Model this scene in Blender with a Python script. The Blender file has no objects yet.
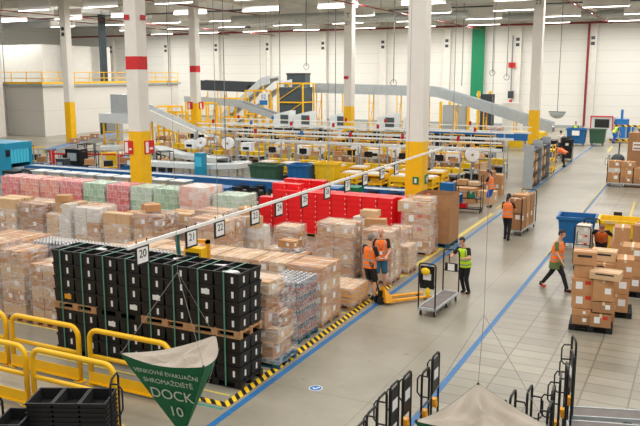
import bpy, bmesh, math, random
from mathutils import Vector, Matrix
R = math.radians
sc = bpy.context.scene
COL = sc.collection
rnd = random.Random(7)
LP = 520; LB = 1150; WS = .4; EXPO = 0.12

# ------------------------------------------------------------------ materials
def new_mat(name):
    m = bpy.data.materials.new(name); m.use_nodes = True
    return m, m.node_tree, m.node_tree.nodes['Principled BSDF']
def srgb(c):
    return tuple(((v/255)/12.92 if v/255 <= .04045 else (((v/255)+.055)/1.055)**2.4) for v in c)
def mat(name, c, rough=.5, metal=0, var=.08, scale=6, bump=0, emit=0):
    """plain material with a soft procedural variation of its own colour"""
    m, nt, b = new_mat(name); L = nt.links
    c = srgb(c)
    tc = nt.nodes.new('ShaderNodeTexCoord'); n = nt.nodes.new('ShaderNodeTexNoise')
    n.inputs['Scale'].default_value = scale; n.inputs['Detail'].default_value = 3
    L.new(tc.outputs['Object'], n.inputs['Vector'])
    cr = nt.nodes.new('ShaderNodeValToRGB'); L.new(n.outputs['Fac'], cr.inputs['Fac'])
    cr.color_ramp.elements[0].position = .3; cr.color_ramp.elements[1].position = .7
    cr.color_ramp.elements[0].color = (*[max(0, v*(1-var)) for v in c], 1)
    cr.color_ramp.elements[1].color = (*[min(1, v*(1+var)) for v in c], 1)
    L.new(cr.outputs['Color'], b.inputs['Base Color'])
    b.inputs['Roughness'].default_value = rough; b.inputs['Metallic'].default_value = metal
    if bump:
        bp = nt.nodes.new('ShaderNodeBump'); bp.inputs['Strength'].default_value = bump; bp.inputs['Distance'].default_value = .02
        L.new(n.outputs['Fac'], bp.inputs['Height']); L.new(bp.outputs['Normal'], b.inputs['Normal'])
    if emit:
        b.inputs['Emission Color'].default_value = (*c, 1); b.inputs['Emission Strength'].default_value = emit
    return m
M = {}
M['card1'] = mat('cardboard', (190, 140, 94), .8, 0, .08, 5)
M['card2'] = mat('pale_cardboard', (208, 172, 132), .8, 0, .08, 5)
M['card3'] = mat('brown_cardboard', (168, 122, 82), .8, 0, .09, 5)
M['card4'] = mat('white_card', (214, 206, 196), .8, 0, .06, 5)
M['tape'] = mat('parcel_tape', (222, 196, 160), .35)
M['paper'] = mat('white_label_paper', (238, 236, 232), .6, 0, .03)
M['redlab'] = mat('red_label', (205, 45, 40), .6)
M['bluelab'] = mat('pale_blue_label', (176, 205, 205), .6)
M['ink'] = mat('printed_ink', (40, 38, 40), .6)
M['wood'] = mat('pallet_wood', (178, 134, 90), .85, 0, .22, 9)
M['bluewood'] = mat('blue_painted_pallet', (28, 88, 110), .8, 0, .2, 9)
M['blackplastic'] = mat('black_plastic', (15, 16, 18), .5, 0, .2, 3)
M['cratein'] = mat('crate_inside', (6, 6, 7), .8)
M['red'] = mat('red_plastic', (232, 18, 26), .4, 0, .1, 2)
M['reddark'] = mat('red_plastic_rim', (190, 14, 16), .4)
M['yellow'] = mat('yellow_paint', (246, 190, 8), .38, 0, .05, 3)
M['yellow2'] = mat('yellow_bin_plastic', (240, 196, 24), .45)
M['yellowline'] = mat('worn_yellow_floor_tape', (214, 192, 92), .6, 0, .15, 12)
M['blueline'] = mat('blue_floor_tape', (34, 104, 158), .5, 0, .14, 10)
M['greenline'] = mat('green_floor_tape', (60, 140, 120), .6, 0, .15, 10)
M['black'] = mat('black_rubber', (22, 22, 24), .6)
M['blacksteel'] = mat('black_powder_coat', (14, 15, 17), .42, .1, .15, 4)
M['clip'] = mat('orange_yellow_clip', (232, 158, 20), .45)
M['steel'] = mat('galvanised_steel', (186, 192, 194), .38, .25, .1, 8)
M['greysteel'] = mat('grey_painted_steel', (166, 172, 174), .45, .1, .06, 4)
M['lightsteel'] = mat('pale_grey_conveyor_panel', (216, 221, 222), .4, .05, .05, 2)
M['darksteel'] = mat('dark_grey_machine', (58, 64, 70), .45, .2)
M['slate'] = mat('slate_panel', (70, 82, 88), .5, .2, .1, 2)
M['beltblack'] = mat('rubber_belt', (40, 42, 46), .6)
M['blueconv'] = mat('blue_conveyor_paint', (26, 94, 156), .4, .05, .1, 2)
M['cyan'] = mat('cyan_machine_paint', (20, 140, 176), .4, 0, .06, 2)
M['cyanlight'] = mat('cyan_strip_curtain', (70, 190, 220), .3)
M['binblue'] = mat('blue_waste_bin', (18, 98, 158), .45)
M['bingreen'] = mat('green_waste_bin', (52, 88, 66), .5)
M['white'] = mat('white_paint', (236, 234, 228), .5, 0, .03, 2)
M['offwhite'] = mat('offwhite_concrete', (226, 222, 214), .7, 0, .04, 2)
M['concol'] = mat('painted_concrete_column', (228, 224, 216), .6, 0, .04, 1.5)
M['green'] = mat('banner_green', (0, 128, 84), .6)
M['strap'] = mat('pale_green_strap', (86, 140, 120), .4)
M['redpipe'] = mat('red_sprinkler_pipe', (132, 34, 34), .5)
M['pipe'] = mat('pale_duct', (188, 192, 190), .4, .4)
M['cable'] = mat('grey_cable', (120, 122, 122), .6)
M['cord'] = mat('pale_cord', (150, 146, 138), .7)
M['film'] = mat('white_film_roll', (236, 238, 240), .3)
M['screen'] = mat('dark_screen', (18, 22, 28), .2)
M['signred'] = mat('red_sign', (206, 30, 34), .5)
M['signgreen'] = mat('green_sign', (10, 120, 80), .5)
M['signblue'] = mat('blue_sign', (24, 110, 180), .5)
M['red_lamp'] = mat('red_lamp_lens', (190, 24, 40), .25)
M['orange'] = mat('orange_vest_fabric', (255, 118, 28), .7, 0, .08, 14, .3)
M['lime'] = mat('lime_vest_fabric', (196, 240, 30), .7, 0, .08, 14, .3)
M['reflect'] = mat('reflective_strip', (150, 148, 138), .4, .1)
M['skin'] = mat('skin', (214, 158, 128), .55, 0, .05, 8)
M['lips'] = mat('lips', (170, 90, 80), .5)
M['eye'] = mat('dark_eye', (36, 28, 26), .3)
M['hairdark'] = mat('dark_hair', (30, 24, 24), .6, 0, .3, 40, .4)
M['hairgrey'] = mat('grey_hair', (118, 110, 104), .7, 0, .3, 40, .4)
M['hairbrown'] = mat('brown_hair', (124, 86, 58), .7, 0, .3, 40, .4)
M['blackcloth'] = mat('black_cloth', (24, 24, 28), .85, 0, .2, 12, .3)
M['greycloth'] = mat('dark_grey_cloth', (58, 60, 66), .85, 0, .2, 12, .3)
M['whitecloth'] = mat('white_cloth', (226, 226, 224), .85, 0, .05, 12, .3)
M['denim'] = mat('blue_denim', (40, 92, 118), .85, 0, .12, 20, .3)
M['bluecloth'] = mat('blue_cloth', (36, 92, 190), .85)
M['olive'] = mat('olive_cloth', (92, 112, 66), .85, 0, .1, 12, .3)
M['shoewhite'] = mat('white_shoe_sole', (226, 224, 220), .6)
M['shoered'] = mat('red_shoe_trim', (206, 36, 50), .6)
M['teal'] = mat('teal_cover', (30, 110, 104), .6)
M['deck'] = mat('trolley_deck_board', (112, 104, 100), .6, 0, .15, 5)
M['brickred'] = mat('red_drink_shrinkwrap', (205, 70, 66), .35, 0, .3, 9)
M['orangedr'] = mat('orange_drink_shrinkwrap', (224, 110, 74), .35, 0, .3, 9)
M['greendr'] = mat('green_drink_shrinkwrap', (112, 168, 116), .35, 0, .3, 9)
M['pinkdr'] = mat('white_and_orange_carton', (232, 176, 160), .5, 0, .2, 6)
M['paledr'] = mat('pale_green_shrinkwrap', (182, 205, 184), .35, 0, .15, 9)
M['bottle'] = mat('clear_bottle', (128, 132, 138), .2, 0, .2, 20)
M['bottlecap'] = mat('grey_bottle_cap', (226, 229, 231), .4)
M['bottlelabel'] = mat('bottle_band', (170, 110, 96), .4, 0, .5, 9)

def wrap_material(name, lo, hi, tint=(245, 246, 248)):
    """stretch film: mostly clear, its streaky highlights painted in as white"""
    m = bpy.data.materials.new(name); m.use_nodes = True; nt = m.node_tree; L = nt.links
    nt.nodes.clear()
    out = nt.nodes.new('ShaderNodeOutputMaterial'); mix = nt.nodes.new('ShaderNodeMixShader')
    tr = nt.nodes.new('ShaderNodeBsdfTransparent'); pb = nt.nodes.new('ShaderNodeBsdfPrincipled')
    pb.inputs['Base Color'].default_value = (*srgb(tint), 1); pb.inputs['Roughness'].default_value = .22
    tc = nt.nodes.new('ShaderNodeTexCoord'); mp = nt.nodes.new('ShaderNodeMapping')
    mp.inputs['Scale'].default_value = (1.6, 1.6, 7); mp.inputs['Rotation'].default_value = (.25, .15, 0)
    n = nt.nodes.new('ShaderNodeTexNoise'); n.inputs['Scale'].default_value = 1.5; n.inputs['Detail'].default_value = 5; n.inputs['Distortion'].default_value = 1.6
    L.new(tc.outputs['Object'], mp.inputs['Vector']); L.new(mp.outputs['Vector'], n.inputs['Vector'])
    mr = nt.nodes.new('ShaderNodeMapRange'); mr.inputs[1].default_value = .38; mr.inputs[2].default_value = .72
    mr.inputs[3].default_value = lo; mr.inputs[4].default_value = hi  # noise places the white streaks that stand in for highlights on the film
    L.new(n.outputs['Fac'], mr.inputs[0]); L.new(mr.outputs[0], mix.inputs['Fac'])
    bp = nt.nodes.new('ShaderNodeBump'); bp.inputs['Strength'].default_value = .6; bp.inputs['Distance'].default_value = .03
    L.new(n.outputs['Fac'], bp.inputs['Height']); L.new(bp.outputs['Normal'], pb.inputs['Normal'])
    L.new(tr.outputs[0], mix.inputs[1]); L.new(pb.outputs[0], mix.inputs[2]); L.new(mix.outputs[0], out.inputs['Surface'])
    return m
M['wrap'] = wrap_material('stretch_film', .03, .5)
M['wrapthin'] = wrap_material('thin_stretch_film', .03, .35)

def pack_material(name, c1, c2, cm):
    """shrink-wrapped multipacks: a brick pattern of packs with film between"""
    m, nt, b = new_mat(name); L = nt.links
    tc = nt.nodes.new('ShaderNodeTexCoord'); sp = nt.nodes.new('ShaderNodeSeparateXYZ'); ad = nt.nodes.new('ShaderNodeMath'); cb = nt.nodes.new('ShaderNodeCombineXYZ')
    br = nt.nodes.new('ShaderNodeTexBrick'); L.new(tc.outputs['Object'], sp.inputs[0])
    L.new(sp.outputs['X'], ad.inputs[0]); L.new(sp.outputs['Y'], ad.inputs[1])
    L.new(ad.outputs[0], cb.inputs['X']); L.new(sp.outputs['Z'], cb.inputs['Y']); L.new(cb.outputs[0], br.inputs['Vector'])
    br.inputs['Scale'].default_value = 1; br.inputs['Brick Width'].default_value = .27; br.inputs['Row Height'].default_value = .26
    br.inputs['Mortar Size'].default_value = .012; br.inputs['Mortar Smooth'].default_value = .6; br.inputs['Bias'].default_value = -.1
    br.inputs['Color1'].default_value = (*srgb(c1), 1); br.inputs['Color2'].default_value = (*srgb(c2), 1); br.inputs['Mortar'].default_value = (*srgb(cm), 1)
    n = nt.nodes.new('ShaderNodeTexNoise'); n.inputs['Scale'].default_value = 7; n.inputs['Detail'].default_value = 4; L.new(tc.outputs['Object'], n.inputs['Vector'])
    mr = nt.nodes.new('ShaderNodeMapRange'); mr.inputs[1].default_value = .5; mr.inputs[2].default_value = .75; mr.inputs[4].default_value = .45
    L.new(n.outputs['Fac'], mr.inputs[0])
    mx = nt.nodes.new('ShaderNodeMix'); mx.data_type = 'RGBA'; L.new(mr.outputs[0], mx.inputs[0]); L.new(br.outputs['Color'], mx.inputs[6])
    mx.inputs[7].default_value = (*srgb((236, 232, 228)), 1); L.new(mx.outputs[2], b.inputs['Base Color'])
    b.inputs['Roughness'].default_value = .3
    return m
M['packred'] = pack_material('red_multipacks', (200, 60, 62), (222, 92, 88), (232, 190, 184))
M['packorange'] = pack_material('orange_multipacks', (214, 92, 66), (228, 140, 110), (238, 206, 190))
M['packgreen'] = pack_material('green_multipacks', (112, 160, 112), (160, 196, 158), (222, 232, 220))
M['packpale'] = pack_material('pale_green_multipacks', (150, 184, 150), (196, 212, 192), (228, 234, 226))
M['packpink'] = pack_material('white_and_orange_cartons', (236, 222, 214), (232, 150, 126), (228, 196, 184))

def floor_material():
    m, nt, b = new_mat('polished_concrete'); L = nt.links
    tc = nt.nodes.new('ShaderNodeTexCoord'); sp = nt.nodes.new('ShaderNodeSeparateXYZ'); L.new(tc.outputs['Object'], sp.inputs[0])
    n1 = nt.nodes.new('ShaderNodeTexNoise'); n1.inputs['Scale'].default_value = .35; n1.inputs['Detail'].default_value = 6
    n2 = nt.nodes.new('ShaderNodeTexNoise'); n2.inputs['Scale'].default_value = 6; n2.inputs['Detail'].default_value = 5
    L.new(tc.outputs['Object'], n1.inputs['Vector']); L.new(tc.outputs['Object'], n2.inputs['Vector'])
    cr = nt.nodes.new('ShaderNodeValToRGB'); L.new(n1.outputs['Fac'], cr.inputs['Fac'])
    cr.color_ramp.elements[0].position = .3; cr.color_ramp.elements[0].color = (*srgb((136, 129, 113)), 1)
    cr.color_ramp.elements[1].position = .68; cr.color_ramp.elements[1].color = (*srgb((170, 163, 146)), 1)
    mx = nt.nodes.new('ShaderNodeMix'); mx.data_type = 'RGBA'; mx.blend_type = 'MULTIPLY'; mx.inputs[0].default_value = .25
    L.new(cr.outputs['Color'], mx.inputs[6]); L.new(n2.outputs['Color'], mx.inputs[7])
    hs = nt.nodes.new('ShaderNodeRGBToBW'); L.new(n2.outputs['Fac'], hs.inputs[0]); L.new(hs.outputs[0], mx.inputs[7])
    # paving joints on the right hand part of the floor
    br = nt.nodes.new('ShaderNodeTexBrick'); br.inputs['Scale'].default_value = 1; br.inputs['Brick Width'].default_value = .82; br.inputs['Row Height'].default_value = .42
    br.inputs['Mortar Size'].default_value = .02; br.inputs['Mortar Smooth'].default_value = .5; br.offset = .0
    br.inputs['Color1'].default_value = (.8, .8, .79, 1); br.inputs['Color2'].default_value = (1.08, 1.07, 1.05, 1); br.inputs['Mortar'].default_value = (.5, .48, .45, 1)
    L.new(tc.outputs['Object'], br.inputs['Vector'])
    ss = nt.nodes.new('ShaderNodeMapRange'); ss.inputs[1].default_value = -4.5; ss.inputs[2].default_value = -3.9; ss.clamp = True
    L.new(sp.outputs['X'], ss.inputs[0])
    m2 = nt.nodes.new('ShaderNodeMix'); m2.data_type = 'RGBA'; m2.blend_type = 'MULTIPLY'
    L.new(ss.outputs[0], m2.inputs[0]); L.new(mx.outputs[2], m2.inputs[6]); L.new(br.outputs['Color'], m2.inputs[7])
    # wide slab joints elsewhere
    b3 = nt.nodes.new('ShaderNodeTexBrick'); b3.inputs['Scale'].default_value = 1; b3.inputs['Brick Width'].default_value = 5.; b3.inputs['Row Height'].default_value = 4.; b3.offset = 0
    b3.inputs['Mortar Size'].default_value = .012; b3.inputs['Color1'].default_value = (1, 1, 1, 1); b3.inputs['Color2'].default_value = (.97, .97, .97, 1); b3.inputs['Mortar'].default_value = (.72, .7, .68, 1)
    L.new(tc.outputs['Object'], b3.inputs['Vector'])
    m3 = nt.nodes.new('ShaderNodeMix'); m3.data_type = 'RGBA'; m3.blend_type = 'MULTIPLY'; m3.inputs[0].default_value = 1
    L.new(m2.outputs[2], m3.inputs[6]); L.new(b3.outputs['Color'], m3.inputs[7])
    L.new(m3.outputs[2], b.inputs['Base Color'])
    rr = nt.nodes.new('ShaderNodeMapRange'); rr.inputs[3].default_value = .22; rr.inputs[4].default_value = .42; L.new(n2.outputs['Fac'], rr.inputs[0]); L.new(rr.outputs[0], b.inputs['Roughness'])
    return m
M['floor'] = floor_material()

def panel_material(name, c, h):
    """wall of wide horizontal cladding panels"""
    m, nt, b = new_mat(name); L = nt.links
    tc = nt.nodes.new('ShaderNodeTexCoord'); sp = nt.nodes.new('ShaderNodeSeparateXYZ'); L.new(tc.outputs['Object'], sp.inputs[0])
    md = nt.nodes.new('ShaderNodeMath'); md.operation = 'MODULO'; md.inputs[1].default_value = h; L.new(sp.outputs['Z'], md.inputs[0])
    lt = nt.nodes.new('ShaderNodeMath'); lt.operation = 'LESS_THAN'; lt.inputs[1].default_value = .035; L.new(md.outputs[0], lt.inputs[0])
    mx = nt.nodes.new('ShaderNodeMix'); mx.data_type = 'RGBA'; L.new(lt.outputs[0], mx.inputs[0])
    c = srgb(c); mx.inputs[6].default_value = (*c, 1); mx.inputs[7].default_value = (*[v*.78 for v in c], 1)
    L.new(mx.outputs[2], b.inputs['Base Color']); b.inputs['Roughness'].default_value = .6
    return m
M['wall'] = panel_material('white_wall_panels', (232, 230, 223), 1.2)
M['platwall'] = panel_material('platform_wall', (216, 213, 206), 2.4)

def stripe_material(name, period, axis='X', diag=1.0):
    m, nt, b = new_mat(name); L = nt.links
    tc = nt.nodes.new('ShaderNodeTexCoord'); sp = nt.nodes.new('ShaderNodeSeparateXYZ'); L.new(tc.outputs['Object'], sp.inputs[0])
    a1 = nt.nodes.new('ShaderNodeMath'); a1.operation = 'ADD'; L.new(sp.outputs['X'], a1.inputs[0]); L.new(sp.outputs['Y'], a1.inputs[1])
    a2 = nt.nodes.new('ShaderNodeMath'); a2.operation = 'ADD'; L.new(a1.outputs[0], a2.inputs[0]); L.new(sp.outputs['Z'], a2.inputs[1])
    ab = nt.nodes.new('ShaderNodeMath'); ab.operation = 'ADD'; ab.inputs[1].default_value = 1000; L.new(a2.outputs[0], ab.inputs[0])
    md = nt.nodes.new('ShaderNodeMath'); md.operation = 'MODULO'; md.inputs[1].default_value = period; L.new(ab.outputs[0], md.inputs[0])
    lt = nt.nodes.new('ShaderNodeMath'); lt.operation = 'LESS_THAN'; lt.inputs[1].default_value = period/2; L.new(md.outputs[0], lt.inputs[0])
    mx = nt.nodes.new('ShaderNodeMix'); mx.data_type = 'RGBA'; L.new(lt.outputs[0], mx.inputs[0])
    mx.inputs[6].default_value = (*srgb((240, 196, 30)), 1); mx.inputs[7].default_value = (*srgb((24, 24, 24)), 1)
    L.new(mx.outputs[2], b.inputs['Base Color']); b.inputs['Roughness'].default_value = .5
    return m
M['hazard'] = stripe_material('hazard_tape', .22)
M['hazardbig'] = stripe_material('hazard_paint', .5)

def deckroof_material():
    m, nt, b = new_mat('corrugated_roof_deck'); L = nt.links
    tc = nt.nodes.new('ShaderNodeTexCoord'); w = nt.nodes.new('ShaderNodeTexWave'); w.inputs['Scale'].default_value = 1.6; w.bands_direction = 'Y'
    L.new(tc.outputs['Object'], w.inputs['Vector']); cr = nt.nodes.new('ShaderNodeValToRGB'); L.new(w.outputs['Fac'], cr.inputs['Fac'])
    cr.color_ramp.elements[0].color = (*srgb((172, 174, 172)), 1); cr.color_ramp.elements[1].color = (*srgb((206, 206, 202)), 1)
    L.new(cr.outputs['Color'], b.inputs['Base Color']); b.inputs['Roughness'].default_value = .5
    return m
M['roof'] = deckroof_material()

def canvas_material():
    m, nt, b = new_mat('unbleached_canvas'); L = nt.links
    tc = nt.nodes.new('ShaderNodeTexCoord'); n = nt.nodes.new('ShaderNodeTexNoise'); n.inputs['Scale'].default_value = 90
    L.new(tc.outputs['Object'], n.inputs['Vector']); b.inputs['Base Color'].default_value = (*srgb((168, 157, 142)), 1)
    bp = nt.nodes.new('ShaderNodeBump'); bp.inputs['Strength'].default_value = .15; L.new(n.outputs['Fac'], bp.inputs['Height']); L.new(bp.outputs['Normal'], b.inputs['Normal'])
    b.inputs['Roughness'].default_value = .9
    return m
M['canvas'] = canvas_material()
M['signtext'] = mat('sign_lettering', (206, 220, 200), .6, 0, .02)
M['canvasgreen'] = mat('green_canvas', (8, 104, 62), .75, 0, .06, 10)

# ------------------------------------------------------------------ mesh helpers
class MB:
    def __init__(s): s.v = []; s.f = []; s.m = []
    def box(s, x0, x1, y0, y1, z0, z1, m=0):
        b = len(s.v)
        s.v += [(x0,y0,z0),(x1,y0,z0),(x1,y1,z0),(x0,y1,z0),(x0,y0,z1),(x1,y0,z1),(x1,y1,z1),(x0,y1,z1)]
        for f in ((0,3,2,1),(4,5,6,7),(0,1,5,4),(1,2,6,5),(2,3,7,6),(3,0,4,7)): s.f.append([b+i for i in f]); s.m.append(m)
        return s
    def hexa(s, bot, top, m=0):
        """eight corners: four below, four above"""
        b = len(s.v); s.v += [tuple(p) for p in bot] + [tuple(p) for p in top]
        for f in ((0,3,2,1),(4,5,6,7),(0,1,5,4),(1,2,6,5),(2,3,7,6),(3,0,4,7)): s.f.append([b+i for i in f]); s.m.append(m)
        return s
    def bar(s, p, q, w, h, m=0, upv=(0,0,1)):
        """box of section w x h between two points"""
        p = Vector(p); q = Vector(q); d = (q-p).normalized(); u = Vector(upv)
        if abs(d.dot(u)) > .98: u = Vector((0,1,0))
        a = d.cross(u).normalized()*w/2; c = a.cross(d).normalized()*h/2
        s.hexa([p-a-c, p+a-c, q+a-c, q-a-c], [p-a+c, p+a+c, q+a+c, q-a+c], m); return s
    def tube(s, pts, r, n=8, m=0, closed=False, r2=None):
        pts = [Vector(p) for p in pts]; k = len(pts); b = len(s.v); prev = None
        for i, p in enumerate(pts):
            if closed: d = (pts[(i+1)%k]-pts[i-1])
            else: d = pts[min(i+1,k-1)]-pts[max(i-1,0)]
            d.normalize()
            if prev is None:
                u = Vector((0,0,1)) if abs(d.z) < .9 else Vector((1,0,0))
                a = d.cross(u).normalized()
            else: a = (prev - d*prev.dot(d)).normalized()
            prev = a; c = d.cross(a)
            rr = r if r2 is None else r+(r2-r)*i/max(1,k-1)
            for j in range(n):
                t = 2*math.pi*j/n; s.v.append(tuple(p+a*math.cos(t)*rr+c*math.sin(t)*rr))
        for i in range(k if closed else k-1):
            for j in range(n):
                i2 = (i+1) % k; s.f.append([b+i*n+j, b+i*n+(j+1)%n, b+i2*n+(j+1)%n, b+i2*n+j]); s.m.append(m)
        if not closed:
            s.f.append([b+j for j in range(n)][::-1]); s.m.append(m)
            s.f.append([b+(k-1)*n+j for j in range(n)]); s.m.append(m)
        return s
    def poly(s, pts, m=0):
        b = len(s.v); s.v += [tuple(p) for p in pts]; s.f.append(list(range(b, b+len(pts)))); s.m.append(m); return s
    def prism(s, pts, z0, z1, m=0):
        n = len(pts); b = len(s.v); s.v += [(x,y,z0) for x,y in pts]+[(x,y,z1) for x,y in pts]
        s.f.append([b+i for i in range(n)][::-1]); s.f.append([b+n+i for i in range(n)]); s.m += [m, m]
        for i in range(n): s.f.append([b+i, b+(i+1)%n, b+n+(i+1)%n, b+n+i]); s.m.append(m)
        return s
    def ball(s, c, rx, ry=None, rz=None, n=10, k=7, m=0):
        ry = ry or rx; rz = rz or rx; b = len(s.v)
        s.v.append((c[0],c[1],c[2]-rz))
        for i in range(1,k):
            a = math.pi*i/k
            for j in range(n):
                t = 2*math.pi*j/n; s.v.append((c[0]+rx*math.sin(a)*math.cos(t), c[1]+ry*math.sin(a)*math.sin(t), c[2]-rz*math.cos(a)))
        s.v.append((c[0],c[1],c[2]+rz)); top = len(s.v)-1
        for j in range(n): s.f.append([b, b+1+(j+1)%n, b+1+j]); s.m.append(m)
        for i in range(k-2):
            for j in range(n): q = b+1+i*n; s.f.append([q+j, q+(j+1)%n, q+n+(j+1)%n, q+n+j]); s.m.append(m)
        q = b+1+(k-2)*n
        for j in range(n): s.f.append([q+j, q+(j+1)%n, top]); s.m.append(m)
        return s
    def data(s, name, mats, smooth=False):
        me = bpy.data.meshes.new(name); me.from_pydata(s.v, [], s.f)
        for m in mats: me.materials.append(M[m] if isinstance(m, str) else m)
        me.polygons.foreach_set('material_index', s.m)
        if smooth: me.polygons.foreach_set('use_smooth', [True]*len(s.f))
        me.update(); return me
    def build(s, name, mats, parent=None, loc=(0,0,0), rz=0, smooth=False):
        if isinstance(mats, str): mats = [mats]
        return link(name, s.data(name, mats, smooth), parent, loc, rz)
def link(name, me, parent=None, loc=(0,0,0), rz=0):
    o = bpy.data.objects.new(name, me); COL.objects.link(o)
    o.location = loc; o.rotation_euler = (0,0,rz)
    if parent: o.parent = parent
    return o
def tag(o, label=None, cat=None, group=None, kind=None):
    if label: o['label'] = label
    if cat: o['category'] = cat
    if group: o['group'] = group
    if kind: o['kind'] = kind
    return o
def thing(name, label, cat, loc=(0,0,0), rz=0, group=None):
    o = bpy.data.objects.new(name, None); COL.objects.link(o); o.empty_display_size = .2
    o.location = loc; o.rotation_euler = (0,0,rz); return tag(o, label, cat, group)
def dup(root, loc, rz=None, label=None, group=None):
    r = root.copy(); COL.objects.link(r); r.location = loc
    if rz is not None: r.rotation_euler = (0,0,rz)
    if label: r['label'] = label
    if group: r['group'] = group
    for ch in list(root.children):
        c = ch.copy(); COL.objects.link(c); c.parent = r
        for gc in ch.children:
            d = gc.copy(); COL.objects.link(d); d.parent = c
    return r
def struct(o): o['kind'] = 'structure'; return o
ORD = ['first','second','third','fourth','fifth','sixth','seventh','eighth','ninth','tenth','eleventh','twelfth','thirteenth','fourteenth','fifteenth','sixteenth','seventeenth','eighteenth','nineteenth','twentieth','twenty-first','twenty-second','twenty-third','twenty-fourth','twenty-fifth','twenty-sixth','twenty-seventh','twenty-eighth','twenty-ninth','thirtieth','thirty-first','thirty-second','thirty-third','thirty-fourth','thirty-fifth','thirty-sixth']
def text_mesh(body, size, mname, parent, mtx, name='lettering', extrude=.001, align='CENTER'):
    cu = bpy.data.curves.new(name, 'FONT'); cu.body = body; cu.size = size; cu.align_x = align; cu.align_y = 'CENTER'; cu.extrude = extrude
    t = bpy.data.objects.new(name, cu); COL.objects.link(t)
    bpy.context.view_layer.update()
    me = bpy.data.meshes.new_from_object(t.evaluated_get(bpy.context.evaluated_depsgraph_get()))
    bpy.data.objects.remove(t); me.materials.clear(); me.materials.append(M[mname])
    o = bpy.data.objects.new(name, me); COL.objects.link(o)
    if parent: o.parent = parent
    o.matrix_local = mtx
    return o
def basis(o, x, z):
    """matrix at o whose X runs along x and whose Z (the side one reads) faces z"""
    z = Vector(z).normalized(); x = Vector(x); x = (x - z*x.dot(z)).normalized(); y = z.cross(x)
    m = Matrix((x, y, z)).transposed().to_4x4(); m.translation = Vector(o); return m
# ------------------------------------------------------------------ camera
cam = bpy.data.cameras.new('camera'); co = bpy.data.objects.new('camera', cam); COL.objects.link(co); sc.camera = co
cam.sensor_width = 36; cam.lens = 767/640*36; cam.clip_end = 400
co.location = (0,0,5.8); co.rotation_euler = (math.pi/2-math.atan(138/767), 0, R(26.5))

# ------------------------------------------------------------------ room shell
XL, XR, YB, YF, ZC = -88, 24, 90, -8, 12.6
struct(MB().box(XL,XR,YF,YB,-.3,0).build('floor','floor'))
struct(MB().box(XL,XR,YB,YB+.4,0,ZC+.3).build('wall_back','wall'))
struct(MB().box(XL-.4,XL,YF,YB,0,ZC+.3).build('wall_left','wall'))
struct(MB().box(XL,XR,18,YB,ZC,ZC+.3).build('ceiling','roof'))
# pilasters of the back wall
for i, x in enumerate((-3.2,-11.5,-19.6,-27.9,-36,-44.2,-52.4,-60.5,-69,-79)):
    b = MB().box(x-.42,x+.42,YB-.55,YB,0,ZC); b.box(x-.2,x+.2,YB-.57,YB-.55,9.6,9.95,1); b.box(x-.2,x+.2,YB-.57,YB-.55,9.0,9.35,1)
    struct(b.build('trim_%d'%(i+1), ['concol','darksteel']))
# roof beams along the hall and across it
n = 11
for x in (-10,-23,-36.5,-50,-63):
    struct(MB().box(x-.25,x+.25,20,YB,11.7,ZC).build('trim_%d'%n,'offwhite')); n += 1
struct(MB().box(-60.6,-59.4,51.4,52.2,0,ZC).build('trim_%d'%n,'concol')); n += 1
for y in (53.2, 76):
    struct(MB().box(XL,XR,y-.2,y+.2,11.9,ZC).build('trim_%d'%n,'offwhite')); n += 1
struct(MB().box(XL,XR,YB-.2,YB,0,.25).build('baseboard_back','greysteel'))
# mezzanine block at the left
b = MB().box(-86,-56.2,54,75,0,4.75); struct(b.build('wall_mezzanine','platwall'))
struct(MB().box(-86,-55.9,53.7,75.2,4.75,4.95).build('trim_%d'%n,'greysteel')); n += 1
struct(MB().box(-84,-57.5,55.5,65,4.95,8.7).build('wall_plant_room','white'))
t = thing('safety_railing','yellow safety railing round the edge of the mezzanine platform','railing',(-56.1,53.9,4.95))
def railing_run(p, q):
    b = MB(); L = (Vector(q)-Vector(p)).length; k = max(2,round(L/2))
    for i in range(k+1):
        a = Vector(p).lerp(Vector(q), i/k); MB.tube(b, [a, a+Vector((0,0,1.15))], .045, 6)
    for h in (.55,1.12): b.tube([Vector(p)+Vector((0,0,h)), Vector(q)+Vector((0,0,h))], .045, 6)
    b.bar(Vector(p)+Vector((0,0,.1)), Vector(q)+Vector((0,0,.1)), .04, .2)
    return b
railing_run((0,0,0),(0,21,0)).build('side_rail','yellow',t); railing_run((-22,0,0),(-.02,0,0)).build('front_rail','yellow',t)
for (y, w, l) in ((57.6,.95,'left'),(62.9,.9,'right')):
    b = MB(); 
    for s in (-w/2, w/2): b.bar((0,s,-.4),(0,s,6.6),.12,.1)
    for k in range(14): b.bar((0,-w/2,-.3+k*.5),(0,w/2,-.3+k*.5),.08,.05)
    for k in range(9): b.tube([(0.03,-w/2+.1+k*(w-.2)/8,-.4),(0.03,-w/2+.1+k*(w-.2)/8,6.6)],.035,5,1)
    tag(b.build('cable_ladder',['slate','slate'],None,(-56.6,y,5.35)),'dark vertical cable ladder behind the mezzanine railing, the %s one'%l,'cable ladder')
tag(MB().box(0,.1,-.35,.35,0,.75).box(.1,.13,-.25,.25,.1,.62,1).build('control_box',['darksteel','black'],None,(-56.19,64.6,2.6)),'small dark box on the mezzanine front wall','box')
tag(MB().box(0,.35,-.3,.3,0,1.9).box(.35,.38,-.2,.2,.2,1.7,1).build('wall_cabinet',['slate','darksteel'],None,(-56.2,57.3,.4)),'tall narrow dark cabinet against the mezzanine wall','cabinet')
tag(MB().box(-.3,.3,0,.35,0,.75).build('vent_box','darksteel',None,(-62.5,53.4,5)),'small dark box behind the mezzanine railing','box')

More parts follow.
